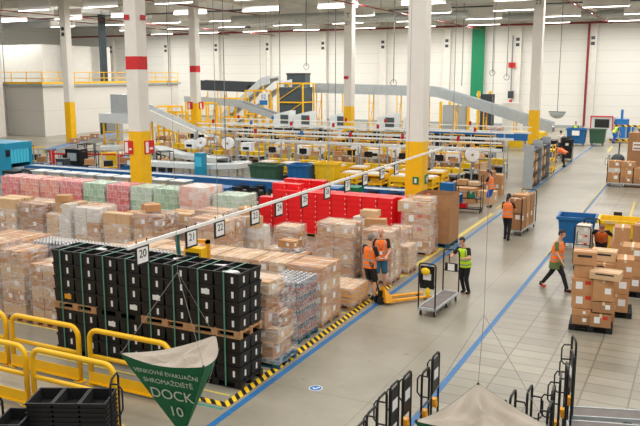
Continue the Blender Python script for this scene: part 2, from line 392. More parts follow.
# wide pipes, sprinkler lines and luminaires under the roof
tag(MB().tube([(XL,YB-.75,11.38),(XR,YB-.75,11.38)],.11,8).build('sprinkler_pipe','redpipe'),'long red sprinkler pipe running along the top of back wall','pipe')
for i, (x, z) in enumerate(((-9.75,11.2),(-23.55,10.9),(-37.35,11.2),(-51.15,10.9),(-58.05,11.1))):
    b = MB().tube([(x,30,z),(x,YB-.9,z)],.05,6)
    for k in range(9): b.tube([(x,32+k*6.5,z),(x,32+k*6.5,ZC-.02)],.02,5)
    tag(b.build('sprinkler_pipe','redpipe'),'red sprinkler pipe running down the hall under roof, %s from right'%ORD[i],'pipe','sprinkler pipes along the hall')
tag(MB().tube([(-11.9,YB-1,0.2),(-11.9,YB-1,11.4)],.13,8).build('riser_pipe','redpipe'),'vertical red riser pipe standing against the back wall','pipe')
for i, (x0,x1,y,z,r) in enumerate(((-44,-20,70,11.2,.42),(-24,-4,79,11.5,.38),(-40,-28,62,10.9,.3))):
    b = MB().tube([(x0,y,z),(x1,y,z)],r,14)
    k = int((x1-x0)/3)
    for q in range(k+1): b.tube([(x0+q*3,y,z),(x0+q*3+.06,y,z)],r+.03,14)
    tag(b.build('ventilation_duct','pipe',smooth=False),['longest round grey air duct under roof near the centre','round grey air duct under the roof at the right','shortest thin round grey air duct under the roof'][i],'duct')
for i, (x0,x1,y,z) in enumerate(((-26,2,66,11.5),(-60,-34,58,11.3),(-20,6,84,11.7))):
    b = MB().bar((x0,y,z),(x1,y,z),.5,.1)
    tag(b.build('cable_tray','darksteel'),['dark cable tray under the roof above the incline conveyor','dark cable tray under the roof at the left','dark cable tray under the roof near back wall'][i],'cable tray')
for i, (x, y, z) in enumerate(((-48.5,76.8,11.9),(-13,76.8,11.9))):
    tag(MB().box(-1,1,-.6,.6,-.5,.3).box(-.9,.9,-.62,-.6,-.4,.2,1).build('unit_heater',['darksteel','black'],None,(x,y,z-.3)),['dark heater unit under the roof left of centre','dark heater unit under the roof at the right'][i],'heater')
# luminaires: each a housing with a glowing tube and the light it gives
LIGHTS = []
def lum_mesh(L):
    return MB().box(-L/2,L/2,-.09,.09,.02,.1).box(-L/2,L/2,-.02,.02,.1,.9).data('lamp_housing',['white'])
hm = lum_mesh(3.4)
em = MB().box(-1.65,1.65,-.035,.035,-.02,.02).data('lamp_tube',[mat('lit_tube',(255,250,240),.4,0,0,1,0,9)])
rows = [46.5,55,63.5,72,80.5]
cnt = 0
for yi, y in enumerate(rows):
    for xi in range(10):
        x = -62.6 + xi*6.9 + (yi%2)*2.2
        if x/(y) < -1.28: continue
        t = thing('ceiling_light','white lit strip luminaire, %s row from the camera, %s from left'%(ORD[yi],ORD[xi]),'ceiling light',(x,y,10.9),0,'strip luminaires under the roof')
        link('lamp_housing',hm,t); link('lamp_tube',em,t)
# strip lights give their light through area lamps laid along each row
def area(x,y,z,sx,sy,e,col=(1,.975,.935)):
    l = bpy.data.lights.new('strip_lamp','AREA'); l.shape = 'RECTANGLE'; l.size = sx; l.size_y = sy; l.energy = e; l.color = col
    o = bpy.data.objects.new('strip_lamp',l); COL.objects.link(o); o.location = (x,y,z); return o
for y in (4,12,20,28,36,44):
    for x in (-44,-26,-8,8): area(x,y,11.3,14,.6,LP)
for y in (54,64,74,84):
    for x in (-66,-46,-26,-6): area(x,y,11.3,16,.4,LB)
# thin drop cables
for i, (x, y, z0, z1) in enumerate(((-34,24,2.2,12.6),(-15.9,24,3.0,12.6),(-60,53,0.5,12),(-30.2,58,6.5,12.2),(-27.5,58,2,12.2),(-22,57,5.2,12.2),(-20.3,70,4.8,12.2),(-17.5,70,6,12.2),(-16.2,70,5.6,12.2),(-46,60,5,12.2),(-44,62,6.6,12.2),(-12.6,42,2.5,12.4),(-35,62,4.8,12))):
    b = MB().tube([(0,0,0),(0,0,z1-z0)],.018 if y<50 else .04,5)
    if i in (3,5,7,8,9): b.tube([(.25*math.cos(a*.7),0,.25*math.sin(a*.7)) for a in range(9)],.03,5,0,True)
    tag(b.build('hanging_cable','cable',None,(x,y,z0)),'thin grey cable hanging from the roof, %s from left'%ORD[sorted([-34,-15.9,-60,-30.2,-27.5,-22,-20.3,-17.5,-16.2,-46,-44,-12.6,-35]).index(x)],'cable','cables hanging from the roof')

# ------------------------------------------------------------------ columns
def column(x, y, label, extra=None):
    t = thing('support_column',label,'column',(x,y,0)); w = .31
    b = MB(); b.box(-w,w,-w,w,0,3.5,1); b.box(-w,w,-w,w,3.5,6.02,0); b.box(-w,w,-w,w,6.55,ZC,0); b.box(-w,w,-w,w,6.02,6.55,2 if extra!='plain' else 0)
    b.build('shaft',['concol','yellow','signred'],t)
    return t, w
def placard(t, mats, x0,x1,y0,y1,z0,z1, name='placard'):
    b = MB().box(x0,x1,y0,y1,z0,z1); 
    return b.build(name, mats, t)
t, w = column(-21.1,25.4,'white column with yellow foot and red band, foreground left')
for s, nm in ((-1,'front'),(1,'side')):
    if s < 0:
        b = MB().box(-.55,-.1,-w-.04,-w,2.55,3.1).box(-.5,-.34,-w-.05,-w-.04,2.6,3.05,1).box(-.28,-.15,-w-.05,-w-.04,2.72,2.8,1); b.build('safety_sign',['signred','paper'],t)
        b = MB().box(-.27,-.02,-w-.06,-w,8.0,8.2); b.build('warning_lamp','red_lamp',t)
    else:
        b = MB().box(w,w+.04,-.1,.5,2.55,3.1).box(w+.04,w+.05,-.05,.12,2.6,3.05,1).box(w+.04,w+.05,.2,.4,2.72,2.8,1); b.build('safety_sign',['signred','paper'],t)
        b = MB().box(w,w+.06,-.02,.25,8.0,8.2); b.build('warning_lamp','red_lamp',t)
MB().box(-w-.3,-w,-.03,.03,2.55,3.1).box(-w-.28,-w-.1,-.04,-.03,2.6,3.05,1).build('safety_sign',['signred','paper'],t)
t, w = column(-9.05,25.86,'white column with yellow foot behind the tall brown box','plain')
MB().box(-.02,.2,-w-.03,-w,2.0,2.26).box(.05,.13,-w-.04,-w-.03,2.05,2.2,1).build('safety_sign',['signgreen','paper'],t)
b = MB().box(w,w+.03,.0,.34,1.98,2.3).box(w+.03,w+.04,.14,.2,2.03,2.25,1).box(w+.03,w+.04,.06,.28,2.11,2.17,1).build('first_aid_sign',['signgreen','paper'],t)
t, w = column(-10.2,52.6,'white column with yellow foot beside the grey cabinets by the aisle','plain')
text_mesh('V',.5,'ink',t,basis((-.05,-w-.01,11.0),(1,0,0),(0,-1,0))); text_mesh('23',.42,'ink',t,basis((-.05,-w-.01,10.45),(1,0,0),(0,-1,0)))
t, w = column(-24.07,53.2,'white column with yellow foot behind the packing tables at centre','plain')
MB().box(-.28,.05,-w-.08,-w,5.5,5.72).build('warning_lamp','red_lamp',t)
text_mesh('T',.5,'ink',t,basis((0,-w-.01,10.1),(1,0,0),(0,-1,0))); text_mesh('21',.42,'ink',t,basis((0,-w-.01,9.55),(1,0,0),(0,-1,0)))
t, w = column(-38.1,53.2,'white column with yellow foot and red band beside the white chute')
MB().box(-.6,-.1,-w-.05,-w,3.0,3.6).box(-.5,-.35,-w-.06,-w-.05,3.05,3.5,1).build('safety_sign',['signred','paper'],t)
MB().box(w,w+.05,.0,.6,3.0,3.6).box(w+.05,w+.06,.1,.3,3.05,3.5,1).build('safety_sign',['signred','paper'],t)
t, w = column(-49.3,50.3,'white column with yellow foot in front of the mezzanine','plain')
MB().box(-.15,.15,-w-.03,-w,9.5,9.8).box(-.15,.15,-w-.03,-w,9.05,9.35).build('number_plate','darksteel',t)
t = thing('hall_banner','tall green banner hanging on the white back wall','banner',(-24.1,YB-.62,3.2))
MB().box(-.75,.75,-.03,0,0,9.1).build('cloth','green',t); MB().tube([(-.8,-.03,9.1),(.8,-.03,9.1)],.05,6).build('hanging_bar','steel',t)
text_mesh('BG',.42,'paper',t,basis((.25,-.04,.35),(1,0,0),(0,-1,0)))

# ------------------------------------------------------------------ floor markings
def strip(name, p, q, w, m, label, cat='floor line', z=.004, group=None):
    p = Vector((*p,0)); q = Vector((*q,0)); d = (q-p).normalized(); a = Vector((-d.y,d.x,0))*w/2
    b = MB().hexa([p-a,q-a,q+a,p+a],[v+Vector((0,0,z)) for v in (p-a,q-a,q+a,p+a)])
    return tag(b.build(name,m),label,cat,group)
strip('aisle_line',(-6.98,8),(-7.99,60.5),.125,'blueline','long blue tape line along the left side of the aisle')
strip('aisle_line',(-4.0,9),(-4.45,45),.115,'blueline','blue tape line along the right side of the aisle')
strip('aisle_line',(-8.0,61),(-8.1,69),.15,'blueline','short far blue tape line near the blue waste bin')
strip('hazard_tape',(-7.25,10.75),(-7.52,19.5),.17,'hazard','yellow and black hazard tape along the blue aisle line','floor line')
strip('hazard_tape',(-8.6,10.78),(-7.17,10.78),.16,'hazard','short yellow and black hazard tape below the crate wall','floor line',.005)
strip('bay_line',(-7.62,20.3),(-7.75,32),.16,'yellowline','yellow tape line beside the blue line past the pallets')
strip('bay_line',(-7.9,33.3),(-8.3,58),.08,'yellowline','thin yellow tape line beside the grey cabinets')
strip('walkway_line',(-20,10.52),(-7.2,10.6),.06,'greenline','thin green tape line under the yellow barriers')
for i,(a,b_,w) in enumerate((((-4.25,25),(-4.6,50),.07),((-2.1,24),(-2.6,38),.09),((-6.4,62),(-6.7,68),.12))):
    strip('bay_line',a,b_,w,'yellowline',['thin yellow line beside the right blue line','yellow line on the floor behind the yellow bin','short yellow line before the far green bin'][i])
for i, y in enumerate((11.15,12.47,13.9,15.22,16.62,18.1,20.7)):
    strip('lane_line',(-19 if i<3 else -16,y),(-7.42,y),.05,'yellowline','thin yellow line between pallet lanes, %s from the green line'%ORD[i],'floor line',.003,'thin yellow lines between pallet lanes')
t = thing('floor_decal','round blue floor sticker with a white tick on the aisle','floor sticker',(-6.15,12.15,0))
MB().prism([(.13*math.cos(a*math.pi/14),.13*math.sin(a*math.pi/14)) for a in range(28)],0,.003,0).prism([(.115*math.cos(a*math.pi/14),.115*math.sin(a*math.pi/14)) for a in range(28)],.003,.0035,1).build('disc',['paper','signblue'],t)
MB().bar((-.05,.0,.005),(0,-.05,.005),.03,.003).bar((0,-.05,.005),(.05,.07,.005),.03,.003).build('tick','paper',t)
# ------------------------------------------------------------------ pallets, cartons, loads
def pallet_data(L=1.2, W=.8, m='wood'):
    b = MB()
    for y in (-W/2+.05, 0, W/2-.05):
        b.box(-L/2,L/2,y-.05,y+.05,0,.022)
        for x in (-L/2+.07, 0, L/2-.07): b.box(x-.07,x+.07,y-.05,y+.05,.022,.1)
    for x in (-L/2+.07, 0, L/2-.07): b.box(x-.07,x+.07,-W/2,W/2,.1,.122)
    k = 5
    for i in range(k):
        y = -W/2+.06+i*(W-.12)/(k-1); b.box(-L/2,L/2,y-.06,y+.06,.122,.144)
    return b.data('pallet',[m])
PAL = {}
def pallet_mesh(L=1.2, W=.8, m='wood'):
    k = (round(L,2),round(W,2),m)
    if k not in PAL: PAL[k] = pallet_data(L,W,m)
    return PAL[k]
CART = {}
def carton_mesh(w, d, h, m='card1', lab=1, q=.05):
    """closed carton: body, tape seam over the lid and down two sides, paper labels on the sides; origin at base centre"""
    w = max(q,round(w/q)*q); d = max(q,round(d/q)*q); h = max(q,round(h/.025)*.025)
    k = (round(w,3),round(d,3),round(h,3),m,lab)
    if k in CART: return CART[k]
    e = .004; b = MB().box(-w/2+e,w/2-e,-d/2+e,d/2-e,0,h-e)
    tw = .028
    if w >= d: b.box(-w/2+.001,w/2-.001,-tw,tw,h-.08,h-.002,1)
    else: b.box(-tw,tw,-d/2+.001,d/2-.001,h-.08,h-.002,1)
    s = min(w,d,h*1.4)
    if lab == 1:
        b.box(w*.08,w*.08+s*.3,-d/2+.0005,-d/2+.01,h*.35,h*.35+s*.3,2); b.box(w/2-.01,w/2-.0005,-d*.3,-d*.3+s*.28,h*.3,h*.3+s*.3,2)
    if lab == 2:
        b.box(-w*.3,-w*.3+s*.3,-d/2+.0005,-d/2+.01,h*.3,h*.3+s*.35,2); b.box(w*.1,w*.1+s*.25,-d/2+.0005,-d/2+.01,h*.62,h*.62+s*.18,3)
        b.box(-w*.1,w*.25,-d*.2,d*.15,h-.01,h-.0005,2)
    if lab == 3:
        b.box(-w*.1,w*.05,-d/2+.0005,-d/2+.01,h*.25,h*.45,3); b.box(-w*.35,w*.0,-d/2+.0005,-d/2+.01,h*.68,h*.8,4)
    if lab == 4: b.box(-w*.3,w*.3,-d/2+.0005,-d/2+.01,h*.6,h*.78,4)
    CART[k] = b.data('carton',[m,'tape','paper','redlab','ink']); return CART[k]
def shell(x0,x1,y0,y1,z0,z1,r,seed,mat_='wrap',taper=.02):
    """loose film around a load: closed skin with a puckered top"""
    rr = random.Random(seed); b = MB(); nx=3; lev = 6; rings=[]
    per = []
    for i in range(nx): per.append((x0+(x1-x0)*i/nx, y0))
    for i in range(nx): per.append((x1, y0+(y1-y0)*i/nx))
    for i in range(nx): per.append((x1-(x1-x0)*i/nx, y1))
    for i in range(nx): per.append((x0, y1-(y1-y0)*i/nx))
    cx, cy = (x0+x1)/2,(y0+y1)/2; n = len(per)
    for l in range(lev+1):
        z = z0+(z1-z0)*l/lev; k = 1-taper*l/lev
        for (x,y) in per:
            j = rr.uniform(0,r); dx = (x-cx)*k; dy = (y-cy)*k; dd = math.hypot(dx,dy) or 1
            b.v.append((cx+dx+dx/dd*j, cy+dy+dy/dd*j, z+(rr.uniform(-.02,.02) if 0<l<lev else 0)))
    for l in range(lev):
        for i in range(n): b.f.append([l*n+i,l*n+(i+1)%n,(l+1)*n+(i+1)%n,(l+1)*n+i]); b.m.append(0)
    c = len(b.v); b.v.append((cx,cy,z1+.03))
    for i in range(n): b.f.append([lev*n+i,lev*n+(i+1)%n,c]); b.m.append(0)
    return b
def load(label, x0, x1, y0, y1, h, nx=2, ny=2, nz=4, mats=('card1','card2'), seed=1, top=0, film='wrap', pal='wood', name='wrapped_load', group=None, rz=0, jag=.02, lab=1, extra=None, cat='pallet load'):
    """cartons on a pallet bound by stretch film: one thing"""
    rr = random.Random(seed*77+5); cx, cy = (x0+x1)/2,(y0+y1)/2; W = x1-x0; D = y1-y0
    t = thing(name,label,cat,(cx,cy,0),rz,group)
    p = link('pallet',pallet_mesh(W,D,pal),t)
    z = .146; hh = (h-z)/nz
    for k in range(nz):
        ax = nx if rr.random() < .75 else max(1,nx-1)
        drop = 0
        for i in range(ax):
            for j in range(ny):
                if ax > 2 and ny > 2 and 0 < i < ax-1 and 0 < j < ny-1 and k < nz-1: continue
                if top and k == nz-1 and rr.random() < top: continue
                w = W/ax-.012; d = D/ny-.012
                me = carton_mesh(w, d, hh-.003, rr.choice(mats), lab if rr.random() < (.35 if nz != 4 or top else .6) else 0)
                # meshes come in steps; scale the copy to the exact pitch
                o = link('carton',me,t,(-W/2+(i+.5)*W/ax+rr.uniform(-jag,jag)*.3,-D/2+(j+.5)*D/ny+rr.uniform(-jag,jag)*.3,z+k*hh))
                o.scale = (w/max(.05,round(w/.05)*.05), d/max(.05,round(d/.05)*.05), (hh-.003)/max(.05,round((hh-.003)/.025)*.025))
    if film:
        if top:
            shell(-W/2-.012,W/2+.012,-D/2-.012,D/2+.012,.1,h-hh+.03,.03,seed).build('stretch_film',[film],t,smooth=True)
        else: shell(-W/2-.012,W/2+.012,-D/2-.012,D/2+.012,.1,h+.015,.03,seed).build('stretch_film',[film],t,smooth=True)
    return t
def heap(label, x, y, sizes, pal='wood', film='wrap', PL=1.2, PW=.8, seed=1, rz=0, name='wrapped_load', cat='pallet load'):
    """irregular load: a list of (dx,dy,z,w,d,h,rot,material,label kind)"""
    t = thing(name,label,cat,(x,y,0),rz)
    if pal: link('pallet',pallet_mesh(PL,PW,pal),t)
    for (dx,dy,z,w,d,h,r,m,l) in sizes:
        o = link('carton',carton_mesh(w,d,h,m,l),t,(dx,dy,z),R(r))
    if film:
        zt = max(s[2]+s[5] for s in sizes)
        shell(-PL/2-.02,PL/2+.02,-PW/2-.02,PW/2+.02,.1,film[1] if isinstance(film,tuple) else zt+.02,.03,seed,taper=.12).build('stretch_film',['wrap'],t,smooth=True)
    return t

# ------------------------------------------------------------------ the wall of strapped black crates
def crate_mesh(L=.575, W=.39, H=.272, m='blackplastic', rim='blackplastic', inn='cratein', lab=True, fill=None):
    b = MB(); t = .015; k = .03
    # tapered walls, a rim, an open inside with a floor
    bx, by = L/2-k, W/2-k*.6; tx, ty = L/2-.012, W/2-.012
    out_b = [(-bx,-by,0),(bx,-by,0),(bx,by,0),(-bx,by,0)]; out_t = [(-tx,-ty,H-.03),(tx,-ty,H-.03),(tx,ty,H-.03),(-tx,ty,H-.03)]
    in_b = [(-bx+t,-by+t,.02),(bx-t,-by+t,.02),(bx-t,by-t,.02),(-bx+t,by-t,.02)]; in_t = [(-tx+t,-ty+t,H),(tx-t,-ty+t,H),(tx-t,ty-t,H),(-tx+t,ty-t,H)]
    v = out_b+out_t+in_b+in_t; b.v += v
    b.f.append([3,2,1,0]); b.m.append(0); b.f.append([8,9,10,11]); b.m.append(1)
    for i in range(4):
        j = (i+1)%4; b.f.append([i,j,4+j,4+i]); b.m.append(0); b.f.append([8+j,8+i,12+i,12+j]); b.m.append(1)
    X, Y = L/2, W/2
    for (x0,x1,y0,y1) in ((-X,X,-Y,-ty+t),(-X,X,ty-t,Y),(-X,-tx+t,-ty+t,ty-t),(tx-t,X,-ty+t,ty-t)): b.box(x0,x1,y0,y1,H-.035,H,2)
    if lab:
        b.box(L*.18,L*.26,-Y+.004,-Y+.012,H*.28,H*.72,3); b.box(X-.02,X-.011,-W*.1,W*.02,H*.28,H*.72,3)
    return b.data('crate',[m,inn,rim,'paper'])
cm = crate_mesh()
CX0, CY0, CW, CD = -11.97, 11.45, .577, .4
hz = .277
zlev = [.146,.146+hz,.146+2*hz]; z2 = .146+3*hz+.003; zlev += [z2+.146+k*hz for k in range(4)]
lev_name = ['bottom','second lowest','third lowest','fourth','fifth','second highest','top']
for i in range(8):
    for k in range(7):
        for j in range(2):
            if j == 1 and k < 6 and i < 7: continue
            tag(link('plastic_crate',cm,None,(CX0+CW*(i+.5),CY0+CD*(j+.5)+rnd.uniform(-.004,.004),zlev[k])),
                'black plastic crate, %s layer, %s column from left, %s row of the crate wall'%(lev_name[k],ORD[i],['front','back'][j]),'crate','black crates in the strapped crate wall')
# hidden back row carries the top one: one unseen run of crates is left as the dark filler boxes the layers stand on
for i in range(4):
    for k, z in enumerate((0,z2)):
        tag(link('pallet',pallet_mesh(1.15,.8,'blackplastic' if (k==0 or i==1) else 'wood'),None,(CX0+CW*(2*i+1),CY0+CD,z)),
            '%s pallet %s the %s pair of crate columns from left'%('black' if (k==0 or i==1) else 'wooden',['on the floor under','halfway up in'][k],ORD[i]),'pallet')
sb = MB(); ztop = zlev[6]+hz
for i in range(8):
    x = CX0+CW*(i+.42); b = MB(); y0, y1 = CY0-.008, CY0+2*CD+.008
    b.box(x-.016,x+.016,y0-.004,y0,0.03,ztop+.004); b.box(x-.016,x+.016,y1,y1+.004,.03,ztop+.004); b.box(x-.016,x+.016,y0-.004,y1+.004,ztop+.001,ztop+.005)
    tag(b.build('tie_strap','strap'),'pale green strap round the %s column of black crates from left'%ORD[i],'strap','green straps round the crate wall')
# loose things in and on the crates
for i,(x,y,s) in enumerate(((-9.8,11.62,.3),(-8.1,12.0,.34),(-9.2,12.05,.25),(-7.7,11.7,.3),(-11.2,12.05,.26))):
    b = MB(); rr = random.Random(i)
    for q in range(5): b.box(-s/2+rr.uniform(0,.1),s/2-rr.uniform(0,.1),-.12,.1,.0+q*.012,.01+q*.012,0)
    tag(b.build('paper_stack',['paper'],None,(x,y,ztop-.1),R(20*i)),'white paper bags in a top crate of the black wall, %s'%['above the fourth column','back of seventh column','back of fifth column','front of eighth column','back of second column'][i],'paper')
for i,(c,k,mm) in enumerate(((0,3,'clip'),(2,2,'paper'),(4,4,'paper'),(6,5,'paper'),(3,3,'paper'))):
    x = CX0+CW*(c+.8); tag(MB().box(-.1,.08,-.004,0,0,.1).build('sticker',mm,None,(x-.05,CY0-.002,zlev[k]+.09)),'%s sticker on the %s layer crate in the %s column'%('yellow' if mm=='clip' else 'white',lev_name[k],ORD[c]),'sticker')

# ------------------------------------------------------------------ pallet lanes beside the aisle
heap('brown cartons wrapped on a blue pallet right of the black crate wall', -7.8,13.05,[
 (-.05,0,.146,.95,.75,.34,0,'card1',1),(.0,.02,.49,1.0,.7,.3,2,'card2',1),(-.12,0,.79,.75,.72,.36,-2,'card1',1),(.4,.1,.8,.25,.4,.25,0,'card3',1),
 (-.12,-.02,1.16,.7,.6,.3,3,'card3',2),(-.08,.02,1.47,.8,.6,.28,-3,'card2',1)],pal='bluewood',PL=1.1,seed=3)
def bottle_load(x0,x1,y0,y1,label,nz=4,h=1.4,seed=2):
    W=x1-x0; D=y1-y0; t = thing('bottle_load',label,'pallet load',((x0+x1)/2,(y0+y1)/2,0))
    link('pallet',pallet_mesh(W,D,'bluewood'),t); hh=(h-.15)/nz
    for k in range(nz):
        b = MB(); z = .146+k*hh
        b.box(-W/2+.01,W/2-.01,-D/2+.01,D/2-.01,z,z+.04,1)
        nx = int(W/.1); ny = int(D/.1)
        for i in range(nx):
            for j in range(ny):
                if k < nz-1 and 0 < i < nx-1 and 0 < j < ny-1: continue
                x = -W/2+.05+i*(W-.1)/(nx-1); y = -D/2+.05+j*(D-.1)/(ny-1)
                b.tube([(x,y,z+.04),(x,y,z+hh*.62),(x,y,z+hh*.78),(x,y,z+hh-.03)],.042,6,0,r2=.014); b.tube([(x,y,z+.08),(x,y,z+hh*.5)],.044,6,3); b.tube([(x,y,z+hh-.035),(x,y,z+hh-.008)],.024,6,2)
        b.build('bottle_layer',['bottle','bottlelabel','bottlecap','bottlelabel'],t)
    shell(-W/2-.01,W/2+.01,-D/2-.01,D/2+.01,.1,h-.02,.02,seed).build('stretch_film',['wrapthin'],t,smooth=True)
    return t
bottle_load(-8.35,-7.55,14.12,15.05,'wrapped pallet of clear bottles on a blue pallet beside the hazard tape',seed=4)
for i in range(6):
    x1 = -7.58-i*.98
    t = load('%s from the aisle of the joined brown carton pallets with white labels'%ORD[i].capitalize() if i else 'pallet of brown cartons with white labels nearest the aisle line', x1-.93,x1,15.32,16.32,1.44,2,2,4,('card2','card1'),20+i,film='wrapthin',group='long row of carton pallets')
t = load('low pallet of pale cartons with orange bands beside the pallet truck',-8.3,-7.5,16.85,17.85,.56,2,2,3,('card2',),31,film='wrapthin',lab=0)
for k in range(3): MB().box(-.405,.405,-.505,-.5,.2+k*.135,.255+k*.135).box(.4,.408,-.5,.5,.2+k*.135,.255+k*.135).build('orange_band','clip',t)
load('wrapped carton stack between the orange banded pallet and the red crates',-9.7,-8.62,19.25,20.1,1.66,2,2,4,('card1','card2'),32)
load('tall wrapped carton stack behind the bald man',-8.35,-7.5,19.45,20.25,1.52,2,2,5,('card2','card1'),33)
heap('mixed heap of wrapped parcels behind the two men in orange vests',-8.98,21.3,[
 (-.35,-.15,.146,.5,.5,.4,0,'card4',1),(.2,-.15,.146,.55,.5,.45,0,'card4',1),(-.3,.1,.55,.5,.5,.35,5,'card4',1),(.25,0,.6,.55,.5,.4,-4,'card1',1),
 (-.25,.05,.9,.5,.45,.3,8,'card4',2),(.2,.05,1.0,.7,.5,.3,-6,'card2',1),(.3,-.1,1.3,.65,.35,.22,12,'card1',0),(-.2,.2,1.2,.6,.4,.3,-5,'card4',1),(0,.2,1.52,.55,.4,.2,4,'card2',0)],seed=5,film=('w',1.25))
load('narrow wrapped carton stack just right of the heap of parcels',-8.35,-7.75,21.2,22.0,1.25,1,2,4,('card1',),34)
load('low wrapped carton pallet by the blue line behind the tall stack',-8.0,-7.45,20.75,21.5,.85,1,2,3,('card2',),35,lab=0)
heap('stack of four large cartons with red and white labels by the tall brown box',-8.15,23.7,[
 (0,0,.146,.85,.75,.4,0,'card1',1),(-.03,0,.55,.8,.75,.42,1,'card2',2),(0,0,.97,.82,.75,.42,-1,'card1',2),(-.1,-.0,1.4,1.1,.7,.36,2,'card2',2),(.1,.1,1.76,.6,.5,.1,2,'card2',0)],PL=1.0,seed=6)
t = thing('bulk_box','very tall plain brown cardboard box on blue pallet by the aisle','box',(-8.05,25.25,0))
link('pallet',pallet_mesh(1.25,1.1,'bluewood'),t)
b = MB().box(-.62,.62,-.54,-.53,.146,1.8).box(-.62,.62,.53,.54,.146,1.8).box(-.62,-.61,-.53,.53,.146,1.8).box(.61,.62,-.53,.53,.146,1.8).box(-.6,.6,-.52,.52,.146,.17)
b.build('carton_sleeve','card3',t)
MB().ball((-.3,-.2,1.64),.15,.15,.14).build('fill_bag','red',t)
# pallets in the middle of the floor field
load('carton pallet just behind the yellow stacker',-11.75,-10.25,14.35,15.1,1.42,3,1,3,('card2',),41,film='wrapthin')
load('wide flat carton pallet left of the yellow stacker',-13.6,-12.1,14.2,15.1,1.5,2,1,2,('card2',),42,film='wrapthin')
load('open flat carton pallet far left behind the near stacks',-15.6,-14.0,14.2,15.2,1.42,2,2,2,('card1','card2'),43,film='wrapthin',lab=0)
load('flat carton pallet left of the open flat pallet',-17.4,-15.8,14.2,15.2,1.5,2,1,3,('card2','card1'),44,film='wrapthin')
for i,(x0,x1,h) in enumerate(((-14.75,-14.0,1.74),(-13.78,-13.02,1.5),(-15.6,-14.85,1.82),(-16.5,-15.75,1.8))):
    load(['tall wrapped carton stack second left of the crate wall','wrapped carton stack just left of the crate wall','wrapped carton stack at the left photo edge','wrapped carton stack beyond the left photo edge'][i],x0,x1,12.5,13.3,h,2,2,5,('card1','card2','card1'),50+i)
# field of wrapped mixed stacks
ri = 0
for (yy, xs, hs) in ((17.6,(-19.9,-18.75,-17.6,-16.45,-15.3,-14.15),(1.9,1.82,1.92,1.86,1.78,1.84)),(18.8,(-21.2,-20,-18.8,-17.6,-16.4,-15.2,-14.0,-12.85,-11.7),(1.5,1.6,1.45,1.65,1.55,1.6,1.7,1.85,1.8))):
    for i,(x,h) in enumerate(zip(xs,hs)):
        rr = random.Random(100+ri); ri += 1; mm = (('card1','card2','card4'),('card2','card1'),('card1','card3','card2'),('card2','card4'))[ri%4]
        t = load('wrapped mixed carton stack, %s from left, %s row before the drink pallets'%(ORD[i],['near','far'][yy>18]),x-.5,x+.5,yy-.4,yy+.4,h,2 if ri%3 else 3,2,4+ri%2,mm,60+ri,top=.35 if ri%2 else 0,group='field of wrapped mixed carton stacks')
        if ri % 3 == 0:
            tag(link('loose_carton',carton_mesh(.45,.4,.2,'card1',0),None,(x-.1,yy,h+.05 if not ri%2 else h+.002),R(8*ri)),'small brown carton lying on the %s stack from left, %s row'%(ORD[i],['near','far'][yy>18]),'carton')
load('tall wrapped carton stack below hanging sign twenty-two',-12.75,-11.5,17.35,18.2,1.85,3,2,5,('card1','card2'),90)
heap('wrapped carton pair left of the small carton heap',-11.3,20.6,[(0,0,.146,.7,.6,.42,0,'card3',1),(0,0,.57,.8,.6,.42,3,'card1',1),(0,0,1.0,.7,.6,.2,0,'card2',0)],PL=.8,seed=9)
heap('low heap of wrapped cartons in front of the red crates',-10.6,19.2,[
 (-.35,-.1,.146,.55,.6,.35,0,'card1',1),(.25,-.1,.146,.6,.6,.3,2,'card2',1),(-.35,-.1,.5,.55,.6,.33,-2,'card2',2),(.2,-.1,.45,.5,.55,.3,4,'card2',1),(.05,0,.85,.55,.45,.22,-10,'card1',1),(.5,-.1,.45,.4,.5,.3,0,'card1',1)],seed=10,film=('w',.86))
load('very low wrapped carton pallet right of the small carton heap',-9.9,-9.0,17.75,18.5,.72,2,2,2,('card2','card4'),91)
# drink pallets
def pack_load(x, y, w, d, h, m, label):
    t = thing('drink_load',label,'pallet load',(x,y,0),0,'pallets of drink multipacks in a row'); link('pallet',pallet_mesh(w,d),t)
    b = MB(); n = 6; hh = (h-.15)/n
    for k in range(n): e = .012*(k%2); b.box(-w/2+.02+e,w/2-.02-e,-d/2+.02+e,d/2-.02-e,.146+k*hh+.004,.146+(k+1)*hh)
    b.build('multipacks',m,t); shell(-w/2,w/2,-d/2,d/2,.1,h+.01,.02,int(abs(x*10)),taper=.0).build('stretch_film','wrapthin',t,smooth=True)
bounds = (-25.38,-24.31,-23.22,-22.16,-20.99,-19.85,-18.71,-17.65,-16.5)
for i, (m, nm) in enumerate((('packred','red'),('packorange','orange'),('packorange','orange'),('packred','red'),('packgreen','green'),('packred','red'),('packpale','pale green'),('packgreen','green'))):
    x0, x1 = bounds[i], bounds[i+1]
    pack_load((x0+x1)/2, 22.3, x1-x0-.06, 1.0, 1.78, m, 'wrapped pallet of %s drink multipacks, %s from left in the back row'%(nm,ORD[i]))
pack_load(-15.6,21.95,1.15,1.1,2.0,'packpink','wrapped pallet of white and orange cartons beside the green packs')
pack_load(-14.35,22.15,1.25,1.0,1.76,'packpale','wrapped pallet of pale green packs left of the red crates')
# a field of perforated bottle tops behind the crate wall
for i in range(4):
    bottle_load(-14.6+i*.98,-13.68+i*.98,13.38,14.0,'pallet of grey capped bottles behind the crate wall, %s from left'%ORD[i],nz=5,h=1.8,seed=70+i)
